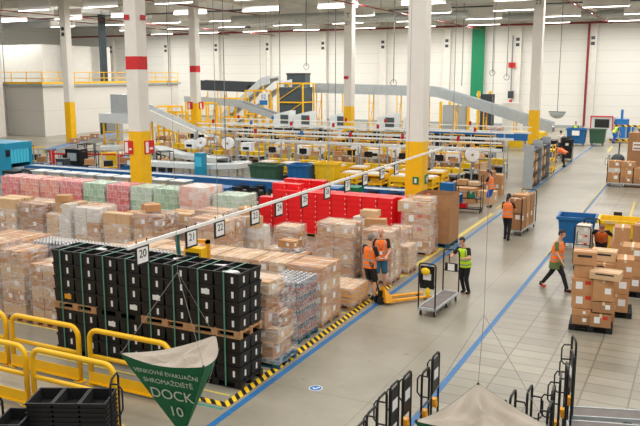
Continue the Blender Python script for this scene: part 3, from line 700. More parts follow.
# red crates
b = MB().box(-.28,.28,-.196,.196,0,.155).box(-.286,.286,-.2,.2,.155,.184).box(.24,.265,-.2,-.19,.04,.08,1)
rm = b.data('red_crate',['red','paper'])
k = 0
def red_stack(x, y, n, desc):
    for q in range(n):
        tag(link('red_crate',rm,None,(x+rnd.uniform(-.006,.006),y+rnd.uniform(-.006,.006),.146+q*.187)),'red plastic crate, %s from the floor, %s'%(ORD[q],desc),'crate','stacked red crates')
for r, (yy, x0, cnt_, n) in enumerate(((24.45,-13.7,8,8),(24.88,-14.6,10,8))):
    for i in range(cnt_):
        red_stack(x0+i*.585,yy,(n+(1 if r and i < 3 else 0)) if not (r and i == 0) else 6,'%s stack from left, %s row'%(ORD[i],['front','rear'][r]))
for r, (yy, x0, cnt_) in enumerate(((26.1,-14.2,3),)):
    for i in range(cnt_): red_stack(x0+i*.585,yy,9,'%s stack from left, rearmost row'%ORD[i])
for i in range(5):
    tag(link('pallet',pallet_mesh(1.15,.86),None,(-13.4+i*1.17,24.66,0)),'wooden pallet under the red crates, %s from left'%ORD[i],'pallet','pallets under the red crates')
tag(link('pallet',pallet_mesh(.8,.5),None,(-14.62,24.88,0)),'short wooden pallet under the leftmost red crate stack','pallet')
tag(link('pallet',pallet_mesh(1.75,.6),None,(-13.62,26.1,0)),'wooden pallet under the rearmost red crates','pallet','pallets under the red crates')

# hanging sign rail with number boards
X, Z0, Z1 = -8.5, 2.8, 2.98
def zr(y): return 2.82+(y-10.2)*.0135
NW = ['twenty','twenty-one','twenty-two','twenty-three','twenty-four','twenty-five','twenty-six','twenty-seven','twenty-eight','twenty-nine','thirty']
t = thing('sign_rail','long pale rail above the pallets carrying the number boards','rail',(X,10,3))
b = MB().bar((0,-.2,zr(9.8)+.12-3),(0,17,zr(27)+.12-3),.04,.06); b.build('beam','white',t)
for y in (2.5,7.5,13.5): MB().tube([(0,y,zr(10+y)+.15-3),(0,y,9.6)],.006,4).build('drop_wire','cable',t)
for i, (px, y) in enumerate(((20,10.17),(21,11.6),(22,12.55),(23,13.9),(24,14.95),(25,16.2),(26,17.45),(27,18.7),(28,19.9),(29,21.2),(30,22.4))):
    t = thing('number_board','black framed white number board %s, %s from the left end of the rail'%(NW[i],ORD[i]),'sign',(X,y,zr(y)))
    t.rotation_euler = (0,0,R(90))
    MB().box(-.18,.18,-.012,.012,-.25,.1).box(-.14,.14,-.016,.016,-.21,.06,1).build('board',['black','paper'],t)
    text_mesh(str(px),.2,'ink',t,basis((0,-.02,-.05),(1,0,0),(0,-1,0)),'number')
    MB().box(-.15,-.13,-.005,.005,.12,.2).box(.13,.15,-.005,.005,.12,.2).build('hook','black',t)

# yellow stacker truck behind the crates
t = thing('stacker_truck','yellow electric stacker with teal grip standing behind the black crates','stacker truck',(-10.0,13.45,0),R(-20))
t.location = (-9.45,14.2,0)
t.location = (-10.15,13.95,0); t.rotation_euler = (0,0,0)
MB().box(-.2,.26,-.1,.15,.1,1.95).box(-.14,.2,-.14,-.1,1.2,1.85,1).build('body',['yellow','black'],t)
MB().box(-.28,-.2,.15,.24,.05,2.1).box(.2,.28,.15,.24,.05,2.1).box(-.28,.28,.15,.24,2.02,2.1).build('mast','clip',t)
MB().tube([(-.32,-.12,1.5),(-.34,-.16,2.1),(-.3,-.2,2.25)],.05,8).ball((-.3,-.2,2.27),.09,.09,.06).build('tiller_arm','teal',t)
for x in (-.24,.12): MB().box(x,x+.12,.15,.28,.05,.12).build('fork','yellow',t)
for x in (-.2,.2): MB().tube([(x-.03,0,.08),(x+.03,0,.08)],.08,12).build('wheel','black',t)
# ------------------------------------------------------------------ platform trolleys with two end hoops
def hoop_mb(w=.42, h=1.3, r=.019, handle=True, side=1):
    """a tall narrow hoop of black tube with a D shaped hand grip leaning off it"""
    b = MB(); c = .07
    pts = [(-w/2,0,0),(-w/2,0,h-c),(-w/2+c*.3,0,h-c*.3),(-w/2+c,0,h),(w/2-c,0,h),(w/2-c*.3,0,h-c*.3),(w/2,0,h-c),(w/2,0,0)]
    b.tube(pts,r,8); b.tube([(-w/2,0,h*.5),(w/2,0,h*.5)],r*.7,6)
    return b
def grip_mb(h, side=1):
    y = side*.17
    return MB().tube([(-.12,0,h-.5),(-.12,y*.7,h-.5),(-.12,y,h-.44),(-.12,y,h-.22),(-.12,y*.8,h-.16),(-.12,0,h-.16)],.013,6)
def trolley(label, x, y, rz, L=1.7, W=.46, h=1.3, plates=(True,True), clips=True, ends=(0,1), rail=None, deckm='deck'):
    """deck along local Y from 0 to L"""
    h -= .225
    t = thing('platform_trolley',label,'trolley',(x,y,0),rz)
    MB().box(-W/2+.02,W/2-.02,.02,L-.02,.19,.215).build('deck',deckm,t)
    b = MB(); 
    for xx in (-W/2, W/2-.03): b.box(xx,xx+.03,0,L,.165,.225)
    b.box(-W/2,W/2,0,.03,.165,.225); b.box(-W/2,W/2,L-.03,L,.165,.225)
    for yy in (L*.33,L*.66): b.box(-W/2+.03,W/2-.03,yy-.02,yy+.02,.165,.19)
    b.build('frame','steel',t)
    for (wx,wy) in ((-W/2+.05,.1),(W/2-.05,.1),(-W/2+.05,L-.1),(W/2-.05,L-.1),(-W/2+.05,L*.55),(W/2-.05,L*.55)):
        c = MB().tube([(wx-.016,wy,.06),(wx+.016,wy,.06)],.06,12).build('caster','black',t)
        MB().box(wx-.025,wx-.019,wy-.02,wy+.02,.05,.165).box(wx+.019,wx+.025,wy-.02,wy+.02,.05,.165).build('fork','steel',c)
    for e in ends:
        yy = .015 if e == 0 else L-.015; s = -1 if e == 0 else 1
        o = hoop_mb(W-.03,h).build('end_hoop','blacksteel',t,(0,yy,.225)); 
        grip_mb(h,s).build('hand_grip','blacksteel',o)
        if plates[e] == 'small':
            MB().box(-W/2+.06,W/2-.06,-.01,.01,h*.48,h*.68).build('back_panel','blacksteel',o); MB().box(-.09,.09,s*.012-.003,s*.012+.003,h*.5,h*.66).box(-.09,.09,-s*.012-.003,-s*.012+.003,h*.5,h*.66).build('label_card','paper',o)
        elif plates[e]:
            MB().box(-W/2+.05,W/2-.05,-.012,.012,h-.62,h-.06).build('back_panel','blacksteel',o)
            MB().box(-.1,.1,s*.014-.003,s*.014+.003,h-.4,h-.24).box(-.1,.1,-s*.014-.003,-s*.014+.003,h-.4,h-.24).build('label_card','paper',o)
        if clips:
            MB().box(-.06,.08,-.07,.07,h-.72,h-.6).box(-.1,.0,-.05,.08,h-.8,h-.72).build('clip','clip',o)
    return t
# the woman's trolley in the aisle
t = trolley('grey deck platform trolley with black end hoops pushed by the person in lime vest',-5.69,17.2,R(-2.6),1.75,.46,1.33,(True,'small'),False)
MB().ball((-.02,-.06,.93),.12,.06,.09).build('yellow_bundle','yellow2',t,(0,0,.225)); MB().ball((.05,-.07,.42),.07,.05,.12).build('yellow_bundle','yellow2',t,(0,0,.225))
# nested trolleys standing side by side; their hoops stand in line
gA = [(-3.53,11.16,1.45,1),(-3.53,10.68,1.36,0),(-3.68,10.26,1.42,1),(-3.72,9.84,1.42,1),(-3.74,9.42,1.4,0),(-3.72,9.0,1.36,0),(-3.7,8.58,1.34,0),(-3.66,8.16,1.3,0)]
for i,(x,y,h,p) in enumerate(gA):
    t = trolley('black hooped trolley, %s from the back of the file left of second canvas sign'%ORD[i],x,y,R(-90),1.6,.38,h,(bool(p),False),False,(0,1) if 0<i<4 else (0,))
    MB().box(-.07,.04,-.06,.04,.62,.7).box(-.09,-.02,-.04,.04,.54,.62).build('clip','clip',t); t['group'] = 'nested trolleys left of the second canvas sign'
gB = [(-1.66,12.76,1.5,0,-72),(-1.6,12.2,1.45,1,-74),(-1.6,11.68,1.42,0,-78),(-1.62,11.2,1.42,1,-82),(-1.64,10.72,1.4,0,-86),(-1.6,10.26,1.35,0,-90)]
nm = ['rearmost','second from the back','third from the back','third from the front','second from the front','nearest']
for i,(x,y,h,p,r) in enumerate(gB):
    t = trolley('black hooped trolley with dark deck in the right foreground group, %s'%nm[i],x,y,R(r),1.75,.4,h,(bool(p),False),False,(0,))
    MB().box(-.07,.04,-.06,.04,.62,.7).box(-.09,-.02,-.04,.04,.54,.62).build('clip','clip',t); t['group'] = 'nested trolleys in the right foreground'

# pallet truck
t = thing('pallet_truck','yellow hand pallet truck standing by the two men in orange vests','pallet truck',(-7.12,17.75,0),R(-38))
for x in (-.19,.19):
    MB().hexa([(x-.065,.25,.06),(x+.065,.25,.06),(x+.055,1.42,.05),(x-.055,1.42,.05)],[(x-.065,.25,.115),(x+.065,.25,.115),(x+.055,1.42,.085),(x-.055,1.42,.085)]).build('fork','clip',t)
    MB().tube([(x-.03,1.25,.04),(x+.03,1.25,.04)],.04,10).build('fork_roller','black',t)
MB().hexa([(-.28,.02,.08),(.28,.02,.08),(.28,.27,.06),(-.28,.27,.06)],[(-.07,.08,.45),(.07,.08,.45),(.26,.27,.12),(-.26,.27,.12)]).build('headframe','clip',t)
MB().tube([(0,.0,.12),(0,.0,.34)],.06,10).build('pump','blacksteel',t)
for x in (-.1,.1): MB().tube([(x-.03,-.03,.1),(x+.03,-.03,.1)],.1,14).build('steer_wheel','black',t)
MB().tube([(0,-.02,.3),(0,-.2,.85),(0,-.25,1.05)],.02,8).tube([(-.1,-.27,1.1),(.1,-.27,1.1)],.016,8).tube([(-.1,-.27,1.1),(-.05,-.25,1.0),(.05,-.25,1.0),(.1,-.27,1.1)],.014,6).build('handle','blacksteel',t)

# ------------------------------------------------------------------ yellow barriers
def barrier(label, x0, x1, y, h=1.08):
    t = thing('safety_barrier',label,'barrier',(x0,y,0)); L = x1-x0; r = .05; c = .2
    pts = [(0,0,0),(0,0,h-c)]+[(c-c*math.cos(a),0,h-c+c*math.sin(a)) for a in [math.pi/2*k/6 for k in range(1,7)]]
    pts += [(L-c+c*math.sin(a),0,h-c+c*math.cos(a)) for a in [math.pi/2*k/6 for k in range(0,7)]]+[(L,0,0)]
    MB().tube(pts,r,12).build('hoop','yellow',t,smooth=True)
    MB().tube([(r,0,h*.52),(L-r,0,h*.52)],.042,10).build('mid_rail','yellow',t,smooth=True)
    MB().box(-.02,L+.02,-.05,-.03,.04,.26).box(-.02,L+.02,-.09,-.03,.04,.06).build('kick_plate','yellow',t)
    for x in (0,L): MB().box(x-.1,x+.1,-.1,.1,0,.012).tube([(x-.07,-.07,.01),(x-.07,-.07,.03)],.014,6,1).tube([(x+.07,.07,.01),(x+.07,.07,.03)],.014,6,1).build('foot_plate',['yellow','steel'],t)
    return t
barrier('yellow tube barrier in the back row at the left photo edge',-14.4,-12.3,10.45)
barrier('yellow tube barrier in the back row in front of the crate wall',-12.13,-10.36,10.45)
barrier('yellow tube barrier in the back row behind the green canvas sign',-10.08,-8.2,10.45)
barrier('yellow tube barrier in the front row at the left photo edge',-12.3,-10.42,9.22)
barrier('yellow tube barrier in the front row behind the black basket stack',-10.25,-8.4,9.22)

# ------------------------------------------------------------------ nested black baskets at bottom left
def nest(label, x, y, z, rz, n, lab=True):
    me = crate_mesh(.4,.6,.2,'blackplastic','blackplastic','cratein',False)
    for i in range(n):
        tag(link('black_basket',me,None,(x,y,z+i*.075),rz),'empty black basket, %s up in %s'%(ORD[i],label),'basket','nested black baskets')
rz = R(25)
t = thing('basket_trolley','low black trolley under the nested black baskets','trolley',(-8.28,8.15,0),rz)
MB().box(-.62,.62,-.32,.32,.15,.2).build('deck','blacksteel',t)
for x in (-.5,.5):
    for y in (-.25,.25): MB().tube([(x-.02,y,.07),(x+.02,y,.07)],.07,12).box(x-.03,x+.03,y-.02,y+.02,.1,.15).build('caster','black',t)
MB().tube([(.66,-.2,.2),(.66,-.2,1.25),(.66,-.12,1.32),(.66,.12,1.32),(.66,.2,1.25),(.66,.2,.2)],.018,8).tube([(.66,-.2,.8),(.8,-.22,.8),(.84,-.22,.9),(.84,-.22,1.2),(.78,-.22,1.28),(.66,-.2,1.28)],.014,6).build('end_hoop','blacksteel',t)
c, s = math.cos(rz), math.sin(rz)
for i, dx in enumerate((-.405,0,.405)):
    nest('the %s nested stack on low trolley'%['left','middle','right'][i],-8.28+dx*c,8.15+dx*s,.202,rz,9)
nest('the short nested stack at the bottom photo edge',-8.85,7.55,.0,R(25),9)
t = trolley('black hooped trolley cut by the bottom left photo corner',-9.3,7.5,R(200),.5,.45,1.05,(False,True),False,(0,))

# ------------------------------------------------------------------ canvas signs hanging from the roof
V = Vector
def canvas_sign(label, A, B, C, zt, za, text=True, seed=1):
    """inverted three sided pyramid: A left, B rear, C front; green sides with writing, a sagging canvas lid"""
    A, B, C = [Vector((*p, zt)) for p in (A,B,C)]; ctr = (A+B+C)/3; ap = Vector((ctr.x,ctr.y,za))
    t = thing('hanging_sign',label,'sign',ctr)
    A, B, C, ap = [p-ctr for p in (A,B,C,ap)]
    def side(P, Q):
        b = MB(); n = 10; th = (Q-P).cross(ap-P).normalized()*.004; mo = (P+Q)/2; bul = V((mo.x,mo.y,0)).normalized()*(.07 if P is C else .015)
        for o_ in (0,1):
            base = len(b.v)
            for i in range(n+1):
                for k in range(n+1):
                    # upper edge sags a little between the corners
                    u = i/n; v = k/n; p = P.lerp(Q,u); sag = .06*math.sin(math.pi*u)*(1-v); p = p.lerp(ap,v)-Vector((0,0,sag)); p = p+bul*math.sin(math.pi*u)*(1-v); b.v.append(tuple(p-th*o_))
            for i in range(n):
                for k in range(n):
                    q = base+i*(n+1)+k; f = [q,q+1,q+n+2,q+n+1]; b.f.append(f if o_ else f[::-1]); b.m.append(0)
        return b.build('green_panel','canvasgreen',t,smooth=True)
    for P, Q in ((A,C),(C,B),(B,A)): side(P,Q)
    # lid with radial creases
    b = MB(); rr = random.Random(seed); n = 26; ring = []
    edge = []
    for P, Q in ((A,C),(C,B),(B,A)):
        mo = (P+Q)/2; bul = V((mo.x,mo.y,0)).normalized()*(.07 if P is C else .015)
        for i in range(n): edge.append((P.lerp(Q,i/n)+bul*math.sin(math.pi*i/n)-Vector((0,0,.06*math.sin(math.pi*i/n))), i/n))
    K = 12; m = len(edge); ph = [rr.uniform(-1,1) for _ in range(m)]
    for i in range(m): ph[i] = (ph[i]+ph[i-1])/2
    for k in range(K):
        f = k/K
        for i,(p,u) in enumerate(edge):
            q = p.lerp(Vector((.02,.0,-.06)), f); an = math.atan2(q.x-B.x, -(q.y-B.y)); dB = (q-B).length; w_ = min(1,dB*2.2)*min(1,f*5); q.z -= .04*math.sin(math.pi*f) + w_*(.03*math.sin(an*15+1.3*math.sin(dB*7))+.015*math.sin(an*29+seed)+.006*ph[i]); b.v.append(tuple(q))
    b.v.append((.02,0,-.09)); c = len(b.v)-1
    for k in range(K-1):
        for i in range(m): j = (i+1)%m; b.f.append([k*m+i,k*m+j,(k+1)*m+j,(k+1)*m+i]); b.m.append(0)
    for i in range(m): b.f.append([(K-1)*m+i,(K-1)*m+(i+1)%m,c]); b.m.append(0)
    b.build('canvas_lid','canvas',t,smooth=True)
    top = Vector((0,0,.84))
    for P in (A,B,C):
        e = P*.97+Vector((0,0,.0)); MB().tube([e,top],.0026,4).build('cord','cord',t)
        MB().tube([e+Vector((0,0,-.004)),e+Vector((0,0,.012))],.012,8).build('eyelet','darksteel',t)
    MB().tube([top,(0,0,12.6-zt)],.0022,4).build('hanging_wire','cord',t)
    for P, Q, rows_ in ((A,C,(('VENKOVNÍ EVAKUAČNÍ',.15,.07,.0),('SHROMAŽDIŠTĚ',.26,.08,0),('DOCK',.42,.175,0),('10',.635,.175,0))),(C,B,(('VENKOVNÍ EVAKUAČNÍ',.15,.07,0),('SHROMAŽDIŠTĚ',.26,.08,0),('DOCK',.42,.175,0),('10',.635,.175,0)))):
        nrm = (Q-P).cross(ap-P).normalized()
        mid = (P+Q)/2
        if nrm.dot(mid) < 0: nrm = -nrm
        for (tx, v, s_, dx) in rows_:
            p = mid.lerp(ap, v)+nrm*(.036 if P is A else .08)+(Q-P)*.035
            text_mesh(tx,s_,'signtext',t,basis(p,(Q-P),nrm),'lettering',.0008)
    return t
canvas_sign('green canvas pyramid sign reading DOCK 10 hanging before the yellow barriers',(-5.17,5.77),(-4.6,6.67),(-4.17,5.84),3.0,2.06,seed=3)
canvas_sign('canvas pyramid sign seen from above at the bottom centre right',(-1.94,5.63),(-1.68,6.64),(-.92,6.0),3.0,2.06,seed=8)

# ------------------------------------------------------------------ right hand side of the aisle
def stack(items, where):
    for (x,y,z,w,d,h,r,m,l,desc) in items:
        tag(link('carton',carton_mesh(w,d,h,m,l,.02),None,(x,y,z),R(r)),desc+' '+where,'carton')
tag(link('pallet',pallet_mesh(.95,.8,'blackplastic'),None,(-2.0,18.2,0),R(5)),'black plastic pallet under the carton stack nearest the trolleys','pallet')
z=.146
stack([(-2.2,18.02,z,.4,.4,.2,5,'card3',1,'small low carton at the bottom left'),
 (-1.78,18.05,z,.46,.5,.3,5,'card3',2,'labelled carton at the bottom right'),
 (-2.22,18.42,z,.4,.38,.36,5,'card1',1,'rear bottom carton at the left'),
 (-1.75,18.5,z,.46,.36,.33,5,'card1',0,'rear bottom carton at the right'),
 (-2.2,18.05,.35,.42,.42,.14,3,'card1',1,'flat carton with a label second from bottom left'),
 (-2.2,18.15,.51,.5,.5,.34,5,'card1',2,'carton with red sticker third up at left'),
 (-1.74,18.1,.48,.48,.5,.26,5,'card3',1,'carton with white label third up at right'),
 (-2.22,18.15,.86,.5,.5,.34,5,'card1',2,'carton with red sticker fourth up at left'),
 (-1.78,18.1,.75,.44,.5,.5,8,'card1',1,'tall carton under the flat one'),
 (-2.22,18.2,1.21,.42,.42,.3,2,'card1',0,'plain carton fifth up at left'),
 (-2.22,18.2,1.52,.52,.48,.3,5,'card1',4,'topmost left carton with printed text'),
 (-1.72,18.02,1.26,.66,.46,.17,-4,'card2',4,'flat printed carton lying across the top right')],'of the near black pallet stack')
tag(link('pallet',pallet_mesh(.9,.8,'blackplastic'),None,(-1.68,19.6,0),R(5)),'black plastic pallet second from the trolleys on the right','pallet')
stack([(-1.6,19.5,z,.56,.6,.45,5,'card1',1,'bottom carton'),(-1.6,19.5,.6,.56,.6,.4,5,'card1',1,'second carton from bottom'),(-1.45,19.5,1.01,.4,.6,.46,5,'card1',1,'taped carton at upper right'),
 (-1.95,19.5,.6,.2,.5,.4,5,'card1',0,'narrow carton at left'),(-1.92,19.5,1.01,.46,.6,.3,5,'card1',3,'carton with red label at upper left'),(-1.92,19.5,z,.2,.5,.44,5,'card3',0,'narrow bottom carton at left'),
 (-1.95,19.6,1.32,.6,.5,.24,0,'card2',4,'topmost carton')],'of the second black pallet stack')
tag(link('pallet',pallet_mesh(1.1,.9,'blackplastic'),None,(-1.2,21.7,0),R(3)),'black plastic pallet at the right photo edge','pallet')
stack([(-1.45,21.7,z,.55,.8,.42,3,'card3',1,'bottom left carton'),(-.9,21.7,z,.5,.8,.42,3,'card1',1,'bottom right carton'),(-1.45,21.7,.57,.55,.8,.4,3,'card1',0,'second left carton'),(-.9,21.7,.57,.5,.8,.4,3,'card1',1,'second right carton'),
 (-1.45,21.7,.98,.5,.7,.36,3,'card1',1,'third left carton'),(-.9,21.7,.98,.5,.7,.36,3,'card1',1,'third right carton')],'of the pallet stack at the right edge')
tag(link('pallet',pallet_mesh(1.3,1.0,'wood'),None,(-1.5,23.4,0)),'wooden pallet with tall cartons before the yellow bin','pallet')
stack([(-1.85,23.4,z,.55,.8,.5,0,'card1',0,'bottom left carton'),(-1.2,23.4,z,.6,.8,.5,0,'card1',0,'bottom right carton'),(-1.85,23.4,.65,.5,.7,.42,0,'card1',1,'middle left carton'),(-1.2,23.4,.65,.6,.8,.5,0,'card1',1,'middle right carton'),
 (-1.87,23.4,1.08,.45,.6,.42,4,'card1',0,'upper left carton'),(-1.2,23.4,1.16,.7,.7,.44,-5,'card3',1,'upper right carton with white label')],'of the stack before the yellow bin')

def waste_bin(label, x, y, w, d, h, m, rz=0, name='waste_bin', open_=True, label_text=None):
    t = thing(name,label,'bin',(x,y,0),rz); X, Y = w/2, d/2; k = .1; tt = .03; z0 = .18
    b = MB(); X2, Y2 = X-k, Y-k*.8
    v = [(-X2,-Y2,z0),(X2,-Y2,z0),(X2,Y2,z0),(-X2,Y2,z0),(-X,-Y,h),(X,-Y,h),(X,Y,h),(-X,Y,h),(-X2+tt,-Y2+tt,z0+tt),(X2-tt,-Y2+tt,z0+tt),(X2-tt,Y2-tt,z0+tt),(-X2+tt,Y2-tt,z0+tt),(-X+tt,-Y+tt,h),(X-tt,-Y+tt,h),(X-tt,Y-tt,h),(-X+tt,Y-tt,h)]
    b.v += v; b.f += [[3,2,1,0],[8,9,10,11]]; b.m += [0,0]
    for i in range(4):
        j = (i+1)%4; b.f += [[i,j,4+j,4+i],[8+j,8+i,12+i,12+j],[4+i,4+j,12+j,12+i]]; b.m += [0,0,0]
    for q in (-.3,0,.3): b.hexa([(q*w-.02,-Y2-.005,z0+.05),(q*w+.02,-Y2-.005,z0+.05),(q*w+.02,-Y2,z0+.05),(q*w-.02,-Y2,z0+.05)],[(q*w-.02,-Y-.015,h-.1),(q*w+.02,-Y-.015,h-.1),(q*w+.02,-Y,h-.1),(q*w-.02,-Y,h-.1)])
    b.build('tub',m,t)
    r = MB(); e = .05
    for (x0,x1,y0,y1) in ((-X-e,X+e,-Y-e,-Y+.01),(-X-e,X+e,Y-.01,Y+e),(-X-e,-X+.01,-Y,Y),(X-.01,X+e,-Y,Y)): r.box(x0,x1,y0,y1,h-.09,h+.01)
    r.build('rim',m,t)
    for (wx,wy) in ((-X2+.1,-Y2+.1),(X2-.1,-Y2+.1),(-X2+.1,Y2-.1),(X2-.1,Y2-.1)):
        MB().tube([(wx-.025,wy,.09),(wx+.025,wy,.09)],.09,12).box(wx-.03,wx+.03,wy-.03,wy+.03,.12,z0+.01).build('caster','black',t)
    return t, X, Y
t, X, Y = waste_bin('large open blue waste bin behind the walking woman',-3.62,27.0,1.2,1.0,1.08,'binblue',R(4))
for x in (X,): MB().ball((x+.06,-Y+.1,1.0),.07).ball((x+.06,Y-.1,1.0),.07).build('trunnion','black',t)
MB().box(.15,.45,-Y-.01,-Y+.04,.6,.95).build('paper_notice','paper',t)
t, X, Y = waste_bin('large open yellow waste bin with white notice at the right',-1.95,26.3,1.75,1.0,1.2,'yellow2',R(3))
MB().box(-.42,.1,-Y-.005,-Y+.05,.62,1.0,0).box(-.38,.06,-Y-.008,-Y-.005,.9,.98,1).box(-.3,-.08,-Y-.008,-Y-.005,.68,.76,2).build('paper_notice',['paper','ink','darksteel'],t)
text_mesh('BALÍ',.16,'card4',t,basis((-.5,-Y-.06,1.155),(1,0,0),(0,-1,0)))
for x in (-.35,.55): MB().box(x-.13,x+.13,Y+.02,Y+.1,1.16,1.32).build('lid_hinge','black',t)
# trolley with white parcels beside the walking woman
t = trolley('platform trolley stacked with white and brown cartons beside the blue bin',-3.0,23.6,R(-3),1.5,.5,1.35,(False,'small'),False,(0,1))
zt = .218
stack([(-3.0,23.95,zt,.44,.5,.4,0,'card1',1,'lower front brown carton'),(-3.0,24.5,zt,.44,.5,.42,0,'card1',0,'lower rear brown carton'),(-3.0,23.95,.62,.42,.5,.25,0,'card4',2,'lower white carton with red label'),(-3.0,23.95,.875,.42,.5,.22,2,'card4',2,'middle white carton with red label'),
 (-3.0,23.95,1.1,.4,.45,.24,-3,'card4',1,'topmost white carton'),(-3.0,24.5,.645,.42,.48,.36,3,'card1',0,'upper rear brown carton')],'on the trolley behind the walking woman')
# ------------------------------------------------------------------ people
def loft(b, rings, n=14):
    """rings: (centre, axis u, axis v, ru, rv); closed with rounded ends"""
    base = len(b.v)
    for (c,u,v,ru,rv) in rings:
        for j in range(n):
            t = 2*math.pi*j/n; p = c+u*math.cos(t)*ru+v*math.sin(t)*rv; b.v.append(tuple(p))
    for i in range(len(rings)-1):
        for j in range(n): b.f.append([base+i*n+j,base+i*n+(j+1)%n,base+(i+1)*n+(j+1)%n,base+(i+1)*n+j]); b.m.append(0)
    b.f.append([base+j for j in range(n)][::-1]); b.m.append(0); b.f.append([base+(len(rings)-1)*n+j for j in range(n)]); b.m.append(0)
def caps(b, p, q, r0, r1, k=5, n=12):
    """tapered limb with round ends"""
    d = (q-p); L = d.length; d = d/L if L > 1e-6 else Vector((0,0,1)); u = d.orthogonal().normalized(); v = d.cross(u); R_ = []
    for i in range(k,-1,-1):
        a = math.pi/2*i/(k+.3); R_.append((p-d*r0*math.sin(a), u, v, r0*math.cos(a), r0*math.cos(a)))
    for i in range(0,k+1):
        a = math.pi/2*i/(k+.3); R_.append((q+d*r1*math.sin(a), u, v, r1*math.cos(a), r1*math.cos(a)))
    loft(b,R_,n)
def ik(a, c, l1, l2, pole):
    """middle joint between a and c for two bones"""
    d = c-a; L = min(d.length, (l1+l2)*.995); dn = d.normalized(); c = a+dn*L
    x = (l1*l1-l2*l2+L*L)/(2*L); h = math.sqrt(max(0,l1*l1-x*x)); pv = (pole-dn*pole.dot(dn)).normalized()
    return a+dn*x+pv*h, c
def remesh(b, vox, name, mats, parent, smooth_it=2, matfn=None):
    me = bpy.data.meshes.new('tmp'); me.from_pydata(b.v,[],b.f); me.update()
    bm = bmesh.new(); bm.from_mesh(me); bmesh.ops.recalc_face_normals(bm, faces=bm.faces); bm.to_mesh(me); bm.free()
    o = bpy.data.objects.new('tmp',me); COL.objects.link(o)
    md = o.modifiers.new('r','REMESH'); md.mode = 'VOXEL'; md.voxel_size = vox; md.use_smooth_shade = True
    if smooth_it: s = o.modifiers.new('s','SMOOTH'); s.factor = .5; s.iterations = smooth_it
    bpy.context.view_layer.update()
    m2 = bpy.data.meshes.new_from_object(o.evaluated_get(bpy.context.evaluated_depsgraph_get()))
    bpy.data.objects.remove(o); bpy.data.meshes.remove(me); m2.name = name; m2.materials.clear()
    for m in mats: m2.materials.append(M[m])
    if matfn:
        for p in m2.polygons: p.material_index = matfn(p.center)
    else: m2.polygons.foreach_set('material_index',[0]*len(m2.polygons))
    return link(name,m2,parent)
V = Vector
